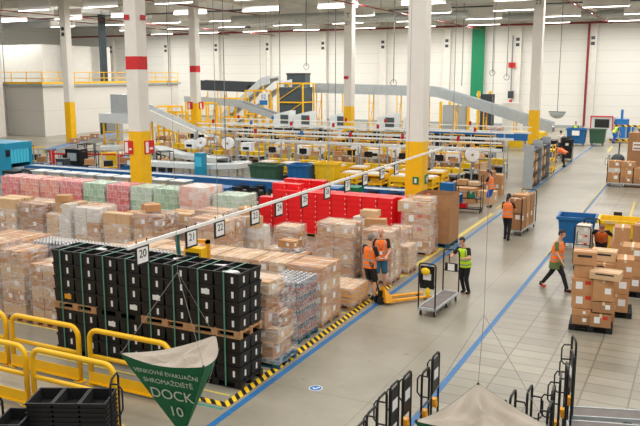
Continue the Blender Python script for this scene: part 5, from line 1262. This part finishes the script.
# shelf trolley of the woman in blue shorts, cartons by her
t = thing('shelf_trolley','black wire shelf trolley with small parcels in front of the person in blue shorts','trolley',(-8.75,31.9,0),R(5))
MB().box(-.55,.55,-.3,.3,.16,.2).box(-.55,.55,-.3,.3,.62,.65).box(-.55,.55,-.3,.3,1.15,1.18).build('shelf','blacksteel',t)
for x in (-.53,.53): MB().tube([(x,-.28,.1),(x,-.28,1.6)],.018,6).tube([(x,.28,.1),(x,.28,1.6)],.018,6).tube([(x,-.28,1.6),(x,.28,1.6)],.018,6).build('post_pair','blacksteel',t)
for x in (-.5,.5):
    for y in (-.25,.25): MB().tube([(x-.02,y,.06),(x+.02,y,.06)],.06,8).box(x-.02,x+.02,y-.02,y+.02,.1,.16).build('caster','black',t)
for i,(dx,z,w,h,m,nm_) in enumerate(((-.3,1.182,.4,.22,'card1','brown parcel on the top left'),(.2,1.182,.45,.16,'card2','pale parcel on the top right'),(-.25,.652,.35,.25,'card1','brown parcel on the middle shelf'),(.1,.652,.2,.25,'signgreen','green bottle box on the middle shelf'),(-.3,.202,.4,.2,'red','red parcel on the bottom shelf'))):
    tag(link('parcel',carton_mesh(w,.35,h,m,0),None,(-8.75+dx,31.9,z)),nm_+' of the black wire trolley','parcel')
tag(MB().box(-.3,.3,-.25,.25,0,1.15).build('blue_tub','binblue',None,(-9.85,32.4,0)),'narrow blue tub left of the black wire trolley','tub')
trolley('empty grey deck trolley standing left of the black wire trolley',-9.9,29.5,R(-90),1.0,.5,.9,(False,False),False,(0,))
# trolley with tall cartons pushed by the ponytail person
t = trolley('platform trolley with tall brown cartons pushed by the person with a ponytail',-5.95,27.75,R(-3),2.1,.6,1.45,(False,False),False)
for i,(dy,h,m) in enumerate(((.35,1.15,'card3'),(1.0,1.2,'card1'),(1.62,1.15,'card3'))):
    tag(link('carton',carton_mesh(.55,.6 if i!=1 else .5,h,m,1,.01),None,(-5.93+.03*i,27.75+dy,.218),R(-3)),'tall brown carton on the ponytail person\'s trolley, %s'%['nearest','middle','farthest'][i],'carton')
# grey end panels of the shelving by the aisle
def rack(label, x, y, n, w=1.1, L=4.6, h=2.3, panel='slate'):
    t = thing('storage_rack',label,'rack',(x,y,0)); D = L
    MB().box(-w/2,w/2,-.03,.03,0,h).build('end_panel',panel,t); MB().box(-w/2,w/2,D-.03,D+.03,0,h).build('end_panel',panel,t)
    for z in (.15,.75,1.35,1.9): MB().box(-w/2,w/2,.03,D-.03,z,z+.04).build('shelf','darksteel',t)
    MB().box(-w/2,-w/2+.02,.03,D-.03,.2,h-.1).build('back_panel','darksteel',t)
    return t
rack('grey panelled storage rack nearest on the left side of the aisle',-7.98,40.2,4,.5,2.2,2.25,'greysteel')
rack('grey panelled storage rack second on the left side of the aisle',-8.1,43.2,4,.5,2.4,2.3,'greysteel')
k = 0
for (rx,ry,L,nm_) in ((-7.98,40.2,2.2,'nearest'),(-8.1,43.2,2.4,'second')):
    for q,z in enumerate((.192,.792,1.392)):
        for j in range(int(L/.8)):
            tag(link('carton',carton_mesh(.4,.5,.3+.1*((j+q)%3),('card1','card3','card2')[(j+q)%3],1),None,(rx,ry+.45+j*.78,z)),'carton on the %s shelf of the %s grey rack, %s from the camera'%(['lowest','middle','upper'][q],nm_,ORD[j]),'carton','cartons in the grey racks')
# rows of cartons on tables left of the rack
for r,(y,z) in enumerate(((36.4,0),(38.2,0))):
    pass
t = thing('carton_table','long steel table crowded with brown cartons left of the grey rack','table',(-15.2,38.9+.55,0))
for i,(x,y,w,d,h,m) in enumerate(((-10.2,36.0,.9,.7,.75,'card1'),(-11.5,36.3-.9+.4,.8,.7,.7,'card3'),(-9.1,36.2,.7,.6,1.3,'card3'),(-9.0,37.4,.8,.6,1.0,'card1'),(-9.6,34.4,.9,.7,.7,'card1'),(-8.7,34.8,.8,.6,.55,'card2'))):
    if i in (1,): continue
    tag(link('carton',carton_mesh(w,d,h,m,1),None,(x,y,.0)),'large carton on the floor left of the grey racks, %s'%['by the wire trolley','','tall one','beside the tall one','behind the blue shorts','low one behind the blue shorts'][i],'carton')
MB().box(-3.6,3.6,-.35,.35,.92,.96).build('top','steel',t)
for x in (-3.5,0,3.5): MB().box(x-.03,x+.03,-.3,-.24,0,.92).box(x-.03,x+.03,.24,.3,0,.92).build('leg_pair','greysteel',t)
for i in range(11):
    tag(link('carton',carton_mesh(.55,.45,.35+.12*(i%3),('card1','card3','card1','card2')[i%4],1),None,(-18.4+i*.64,39.45,.962),R((i*17)%14-7)),'brown carton on the crowded steel table, %s from left'%ORD[i],'carton','cartons on the crowded table')
# yellow trolley, black cages by the bending person
t = thing('shelf_trolley','tall yellow shelf trolley by the blue aisle line','trolley',(-8.6,48.3+2.2,0)); t.location = (-8.55,51.5,0); t.location = (-8.25,47.3,0)
for z in (.2,.75,1.3): MB().box(-.35,.35,-.5,.5,z,z+.12).build('tray','yellow2',t)
for x in (-.33,.33): MB().box(x-.03,x+.03,-.5,-.44,.08,1.7).box(x-.03,x+.03,.44,.5,.08,1.7).box(x-.03,x+.03,-.5,.5,1.64,1.7).build('side_frame','yellow',t)
for x in (-.3,.3):
    for y in (-.4,.4): MB().tube([(x-.02,y,.05),(x+.02,y,.05)],.05,8).build('caster','black',t)
for i,(x,y) in enumerate(((-9.4,50.0),(-9.0,52.6),(-8.2,53.9),(-8.6,55.8))):
    t = trolley('black panelled trolley beside the bending person, %s from the camera'%ORD[i],x,y,R(4),1.0,.7,1.5,(True,True),False)
    MB().box(-.3,.3,.15,.85,.23,.9+.1*i).build('tote_stack',['blackplastic','binblue','blackplastic','card1'][i],t); t['group'] = 'black trolleys by the bending person'
# far waste bins and machine by the aisle end
waste_bin('far blue waste bin with white notice at the end of the aisle',-9.5,67.3,1.5,1.2,1.4,'binblue')[0]
tag(MB().box(-.3,.3,-.01,.01,0,.4).build('paper_notice','paper',None,(-9.5,66.66,.85)),'white notice on the far blue waste bin','notice')
waste_bin('far green waste bin at the end of the aisle',-7.9,67.9,1.25,1.1,1.35,'bingreen')
t = thing('baler_machine','blue and grey baling machine with red frame against the back wall','machine',(-7.6,78,0))
MB().box(-2.0,0,-1,1,0,1.9).build('cabinet','lightsteel',t); MB().box(-1.7,-.4,-1.04,-1,.9,1.7).build('opening','black',t)
for (x0,x1,z0,z1) in ((-2.1,-2.0,.6,2.0),(-.15,-.05,.6,2.0),(-2.1,-.05,1.9,2.0)): MB().box(x0,x1,-1.1,-.95,z0,z1).build('red_bar','signred',t)
MB().box(.1,1.2,-.8,.8,.0,1.7).box(.5,.7,-.2,.2,1.7,2.6).box(1.2,1.7,-.5,.5,0,1.0).build('press_body','signblue',t)
t = thing('gate_frame','yellow and black striped gate frame by the back wall at right','gate',(-6.0,71.4,0))
MB().box(-1.0,1.1,-.06,.06,1.4,1.55).box(-1.0,-.9,-.06,.06,.3,1.4).box(1.0,1.1,-.06,.06,.0,1.4).box(-1.3,1.1,-.5,-.4,.22,.34).build('striped_bar','hazardbig',t)
for x in (-.6,0,.4,.8): MB().box(x-.03,x+.03,-.2,.2,.1,1.4).build('upright','steel',t)
MB().box(-1.3,1.1,-.4,.4,.1,.22).build('platform','yellow',t)
# domed mirror on the back wall side
t = thing('convex_mirror','half round convex mirror hanging near the far bins','mirror',(-10.0,60.2,3.05))
b = MB(); n=16; 
for i in range(7):
    a = math.pi/2*i/6
    for j in range(n+1): th = math.pi+math.pi*j/n; b.v.append((-0+.6*math.cos(a)*math.cos(th) if i<6 else 0, -.5*math.sin(a), 0.5*math.cos(a)*math.sin(th) if i<6 else 0))
for i in range(6):
    for j in range(n): q = i*(n+1)+j; b.f.append([q,q+1,q+n+2,q+n+1]); b.m.append(0)
b.build('dome','steel',t,smooth=True); MB().box(-.63,.63,-.04,.04,-.02,.04).build('rim','darksteel',t); MB().tube([(0,0,0),(0,0,9)],.03,5).build('hanger','cable',t)

# right side far: trolley with cartons, tall box
t = trolley('long grey deck trolley loaded with brown cartons at the right edge',-2.5,43.2,R(90),1.95,.85,1.6,(False,False),True,(1,)); t.location = (-2.45,43.2,0)
i = 0
for (dx,z,w,h,m,nm_) in ((-1.65,.22,.62,.52,'card1','bottom left'),(-.98,.22,.6,.3,'card3','bottom middle'),(-.32,.22,.6,.3,'card3','bottom right'),(-.98,.525,.6,.5,'card1','middle'),(-.32,.525,.62,.5,'card1','middle right'),(-1.6,.745,.6,.25,'card4','white middle left'),(-1.6,1.0,.6,.36,'card1','top left'),(-.95,1.03,.66,.3,'card1','top middle')):
    tag(link('carton',carton_mesh(w,.7,h,m,1,.02),None,(-2.45+dx,43.2,z)),'carton on the long trolley at the right edge, %s one'%nm_,'carton')
tag(MB().box(-.7,.7,-.5,.5,0,2.7).box(-.45,.2,-.51,-.5,1.75,2.2,1).box(-.4,.15,-.515,-.51,1.82,1.9,2).box(-.4,.15,-.515,-.51,2.02,2.1,2).build('tall_carton',['card3','paper','card3'],None,(-2.95,45.6,0)),'very tall brown carton with white print at the right edge','carton')
t = thing('floor_scrubber','dark grey blue wheeled machine left of the very tall carton','machine',(-4.3,47.2,0))
MB().box(-.3,.3,-.3,.3,.35,1.1).ball((0,-.1,1.0),.38,.35,.35).build('body','slate',t); MB().tube([(-.32,0,.3),(.32,0,.3)],.3,14).build('wheel','black',t); MB().tube([(0,.2,.9),(0,.45,1.9)],.04,6).build('handle','black',t)
load('carton load behind the trolley at the right edge',-2.2,-.8,46.5,47.5,2.2,2,2,4,('card1','card3'),120)

# ------------------------------------------------------------------ far conveyors, chutes and towers
conveyor('elevated grey conveyor along the back that slopes down to the aisle',[(-33.4,66,4.65),(-22,66,4.45),(-21,66,4.35),(-11.2,66,1.55)],1.1,side='greysteel',belt='lightsteel',h=.5,leg='yellow',legstep=2.7,wall=.35)
conveyor('steep grey incline conveyor, upper one of the pair at centre left',[(-46.6,70,1.2),(-41.2,70,5.3),(-40.2,70,5.5)],1.8,side='steel',belt='lightsteel',h=.6,leg='yellow',legstep=2.2,wall=.2)
conveyor('steep grey incline conveyor, lower one of the pair at centre left',[(-43.6,67.5,.9),(-38.3,67.5,4.9),(-37.2,67.5,5.1)],1.6,side='lightsteel',belt='steel',h=.5,leg='yellow',legstep=2.2,wall=.25)
conveyor('dark horizontal conveyor high at the left of the incline pair',[(-53.0,75,4.9),(-46,75,4.7)],1.8,side='darksteel',belt='beltblack',h=.8,leg='yellow',legstep=2.6,wall=.3)
conveyor('dark grey conveyor beam sloping down to the right at centre',[(-43.9,60,3.7),(-38,60,3.35),(-31.2,60,1.45),(-29.8,60,1.2)],1.0,side='greysteel',belt='darksteel',h=.4,leg='yellow',legstep=2.3,wall=.12)
t = thing('parcel_chute','wide pale metal chute sloping down right of the red-banded column','chute',(-31,44.5,0))
MB().hexa([(-5.6,-.6,3.25),(-5.6,.6,3.25),(.6,.6,1.15),(.6,-.6,1.15)][::-1],[(-5.6,-.6,3.35),(-5.6,.6,3.35),(.6,.6,1.25),(.6,-.6,1.25)][::-1]).build('slide','white',t)
MB().hexa([(-5.6,-.68,3.0),(.6,-.68,.9),(.6,-.6,.9),(-5.6,-.6,3.0)],[(-5.6,-.68,3.75),(.6,-.68,1.6),(.6,-.6,1.6),(-5.6,-.6,3.75)]).build('near_wall','white',t)
MB().hexa([(-5.6,.6,3.1),(.6,.6,1.0),(.6,.68,1.0),(-5.6,.68,3.1)],[(-5.6,.6,3.75),(.6,.6,1.5),(.6,.68,1.5),(-5.6,.68,3.75)]).build('far_wall','steel',t)
for x in (-5.2,-3.3,-1.4,.3):
    z = 3.1-(x+5.6)*.339; MB().box(x-.05,x+.05,-.6,-.5,0,z).box(x-.05,x+.05,.5,.6,0,z).box(x-.03,x+.03,-.5,.5,z*.5,z*.5+.06).build('support_leg','yellow',t)
t = thing('sheet_hopper','grey sheet metal hopper box left of the foreground column','hopper',(-38.3,45.0,0))
MB().box(-1.0,.9,-.8,.8,3.0,4.4).build('hood','steel',t); MB().box(-2.1,1.6,-.9,.9,2.3,3.0).build('trough','lightsteel',t)
for x in (-1.8,1.3): MB().box(x-.05,x+.05,-.8,-.7,0,2.3).box(x-.05,x+.05,.7,.8,0,2.3).build('support_leg','yellow',t)
for z in (.9,1.6): MB().box(-1.8,1.3,-.78,-.72,z,z+.06).build('cross_rail','yellow',t)
def tower(label, x, y, w, d, h, bays=2, m='yellow', box=None, group='yellow steel towers'):
    t = thing('steel_tower',label,'tower',(x,y,0),0,group)
    for i in (-1,1):
        for j in (-1,1): MB().box(i*w/2-.06,i*w/2+.06,j*d/2-.06,j*d/2+.06,0,h).build('post',m,t)
    for k in range(1,bays+1):
        z = h*k/bays-.06; b = MB()
        for j in (-1,1): b.box(-w/2+.06,w/2-.06,j*d/2-.05,j*d/2+.05,z-.06,z+.06)
        for i in (-1,1): b.box(i*w/2-.05,i*w/2+.05,-d/2+.06,d/2-.06,z-.06,z+.06)
        b.build('ring_beam',m,t)
        MB().bar((-w/2,-d/2,h*(k-1)/bays+.1),(w/2,-d/2,z),.06,.06).build('brace',m,t)
    if box: MB().box(-w/2+.1,w/2-.1,-d/2+.1,d/2-.1,box[0],box[1]).build('dark_case','slate',t)
    return t
tower('yellow steel tower with dark case right of the incline conveyors',-34.0,63.2,2.6,2.2,5.1,3,box=(1.9,4.7))
tower('narrow yellow steel tower under the incline pair, left one',-41.5,64,1.8,1.6,3.6)
tower('narrow yellow steel tower under the incline pair, right one',-38.3,63.6,1.8,1.6,4.4)
tower('yellow steel tower left of the white chute end',-44.5,58,1.6,1.6,3.0)
tower('low yellow tower beside the far red-banded column',-40.6,57.5,2.2,1.6,3.4)
tower('yellow tower behind the foreground column at left',-34.2,47.5,1.8,1.4,2.4)
tower('yellow tower left behind the chute foot',-38.5,50.5,1.8,1.4,2.9)
tag(MB().box(-1.0,1.0,-.8,.8,4.4,5.9).box(-1.05,1.05,-.85,.85,5.8,6.0,1).box(-.95,-.8,-.1,.1,0,4.4,1).box(.8,.95,-.1,.1,0,4.4,1).build('motor_hood',['slate','darksteel'],None,(-38.3,71.8,0),R(8)),'dark motor hood on two legs behind the top of incline pair','hood')
t = thing('wrapping_machine','dark pallet wrapping machine with yellow posts behind the aisle column','machine',(-22.6,74,0))
for x in (-.9,.0,1.9): MB().box(x-.12,x+.12,-.12,.12,0,3.2).build('post','yellow',t)
MB().box(-.6,1.7,-.3,.3,.2,2.9).build('frame_panel','greysteel',t); MB().box(-1.4,2.2,-.9,.9,0,.2).build('base','darksteel',t)
t = thing('wrapping_machine','second dark wrapping machine with tall yellow posts nearer the aisle',"machine",(-19,73.5,0))
for x in (-.6,.5): MB().box(x-.12,x+.12,-.12,.12,0,4.3).build('post','yellow',t)
MB().box(-.35,.9,-.25,.25,.2,4.0).build('mast','darksteel',t); MB().box(-1.0,1.3,-.8,.8,0,.2).build('base','darksteel',t)
tag(MB().box(-.9,.9,-.4,.4,0,3.2).box(-.5,.5,-.42,-.4,1.9,2.4,1).build('white_cabinet',['offwhite','signred'],None,(-16.6,75,0)),'white cabinet with red label near the back wall','cabinet')
t = thing('electric_winch','dark winch box with red cable hanging on the back wall','winch',(-20.1,YB-.7,3.2))
MB().box(-.3,.3,-.2,.12,0,.8).build('case','darksteel',t); MB().box(-.06,.06,-.1,0,.8,7).build('cable','cable',t); MB().box(-.16,.16,-.1,0,-.9,-.2).box(-.4,.4,-.1,0,3.4,4.0).build('red_band','signred',t)
# pale angled cabinets in a row behind the packing area
for i,x in enumerate((-29.9,-26.6,-22.4,-20.2,-31.9)):
    t = thing('sorter_cabinet','pale cabinet with sloping top in the row behind packing tables, %s from left'%['second','third','fourth','rightmost','leftmost'][i],'cabinet',(x,57.5,0),0,'pale cabinets behind the packing tables')
    b = MB().hexa([(-.9,-.6,1.4),(.6,-.6,1.4),(.6,.6,1.4),(-.9,.6,1.4)],[(-.9,-.6,2.5),(.6,-.6,2.85),(.6,.6,2.85),(-.9,.6,2.5)]); b.build('case','lightsteel',t)
    MB().box(-.2,.55,-.63,-.6,1.5,2.5).build('dark_panel','slate',t)
    for xx in (-.8,.5): MB().box(xx-.05,xx+.05,-.5,-.4,0,1.4).box(xx-.05,xx+.05,.4,.5,0,1.4).build('leg','greysteel',t)
t = thing('hanging_board','white and blue board with figures hanging before the incline conveyors','sign',(-33.2,56,3.3))
MB().box(-.42,.42,-.02,.02,0,1.0).box(-.38,.38,-.03,-.02,.03,.42,1).build('board',['paper','signblue'],t)
text_mesh('02',.5,'signblue',t,basis((0,-.03,.7),(1,0,0),(0,-1,0))); MB().box(-.3,-.28,-.01,.01,1,9).box(.28,.3,-.01,.01,1,9).build('hanger','cable',t)
# yellow stands and blue rail row right of centre far away
conveyor('far blue belt line behind the black totes near the aisle',[(-20,60.5,1.3),(-11.5,60.5,1.3)],.9,h=.5,side='blueconv')
conveyor('far pale roller line ahead of the back wall',[(-40,56,1.3),(-25.5,56,1.3)],.8,h=.2,side='lightsteel',belt='steel',rollers=False)
for i,x in enumerate((-13.6,-12.0)):
    tag(MB().box(-.7,.7,-.5,.5,0,.15).box(-.65,.65,-.45,.45,.15,1.3).build('yellow_case','yellow2',None,(x,63.3,0)),'yellow case standing under the foot of the sloping conveyor, %s one'%['left','right'][i],'case')
load('far pale pallet load at the foot of the sloping conveyor',-15.9,-14.7,62.4,63.4,1.6,2,1,3,('card1','card3'),130,lab=0)
# stuff standing on the floor at the left between columns
for i,(x,y,m) in enumerate(((-33.4,37.6,'yellow2'),(-32.2,37.2,'blackplastic'),(-35.7,36.2,'blackplastic'),(-31.2,36.4,'binblue'),(-29.9,36.0,'yellow2'),(-28.6,35.4,'blackplastic'))):
    tag(MB().hexa([(-.3,-.22,0),(.3,-.22,0),(.3,.22,0),(-.3,.22,0)],[(-.38,-.28,.9),(.38,-.28,.9),(.38,.28,.9),(-.38,.28,.9)]).box(-.42,.42,-.32,.32,.86,.92).build('tub',m,None,(x,y,0)),'%s tub on the floor inside the curved conveyor, %s'%({'yellow2':'yellow','blackplastic':'black','binblue':'blue'}[m],['left yellow one','middle black one','leftmost black one','only blue one','right yellow one','rightmost black one'][i]),'tub')
t = thing('barrier_chain','red and white barrier between two red posts at left','barrier',(-36.0,35.0,0))
for x in (0,5.4): MB().box(x-.12,x+.12,-.12,.12,0,1.2).build('post','signred',t)
MB().bar((0,0,1.0),(5.4,0,1.2),.05,.1).build('band','signred',t)
for i,(x,y) in enumerate(((-40.2,41.3),(-41.1,43.3),(-42.0,45.3))): on_belt('small carton riding the blue conveyor at far left, %s one'%ORD[i],x,y,1.005,(.6,.4,.35),'card1',20)
tag(MB().box(-.9,.9,-.5,.5,0,2.2).box(-.8,-.1,-.52,-.5,.3,2.0,1).build('grey_cabinet',['greysteel','slate'],None,(-47.6,53.5,0)),'tall grey cabinet beside the far left column','cabinet')

# roller cages and drive motors in the corner between the blue conveyor and the far left line
cn = [(-37.6,34.4),(-36.2,33.9),(-34.9,33.2),(-31.4,33.4),(-29.9,33.3),(-30.2,35.0),(-27.6,35.4),(-33.4,39.2),(-31.0,37.9),(-35.0,36.9)]
for i,(x,y) in enumerate(cn):
    t = thing('roller_cage','dark roller cage with totes behind the blue conveyor at left, %s in the group'%ORD[i],'roller cage',(x,y,0),R(10*i),'dark roller cages behind the blue conveyor')
    b = MB()
    for xx in (-.4,.4):
        for yy in (-.3,.3): b.box(xx-.02,xx+.02,yy-.02,yy+.02,.1,1.5)
    for z in (.12,.7,1.46): b.box(-.42,.42,-.32,-.28,z,z+.04).box(-.42,.42,.28,.32,z,z+.04).box(-.42,-.38,-.28,.28,z,z+.04).box(.38,.42,-.28,.28,z,z+.04)
    b.build('frame',['blacksteel','yellow','greysteel'][i%3],t); MB().box(-.37,.37,-.27,.27,.13,.16).box(-.37,.37,-.27,.27,.7,.73).build('shelf','greysteel',t)
    MB().hexa([(-.3,-.2,.16),(.3,-.2,.16),(.3,.2,.16),(-.3,.2,.16)],[(-.35,-.25,.55),(.35,-.25,.55),(.35,.25,.55),(-.35,.25,.55)]).build('tote',['blackplastic','binblue','blackplastic','yellow2'][i%4],t)
    MB().box(-.3,.2,-.2,.2,.73,1.05).build('carton',['card1','blackplastic','card3'][i%3],t)
# ------------------------------------------------------------------ world and view
w = bpy.data.worlds.new('world'); sc.world = w; w.use_nodes = True
bg = w.node_tree.nodes['Background']; bg.inputs['Color'].default_value = (1,.985,.96,1); bg.inputs['Strength'].default_value = WS
sc.view_settings.view_transform = 'Standard'; sc.view_settings.look = 'None'; sc.view_settings.gamma = 1
sc.view_settings.use_curve_mapping = False; sc.view_settings.exposure = EXPO
sc.cycles.use_denoising = True
sc.cycles.max_bounces = 6; sc.cycles.diffuse_bounces = 3; sc.cycles.transparent_max_bounces = 12
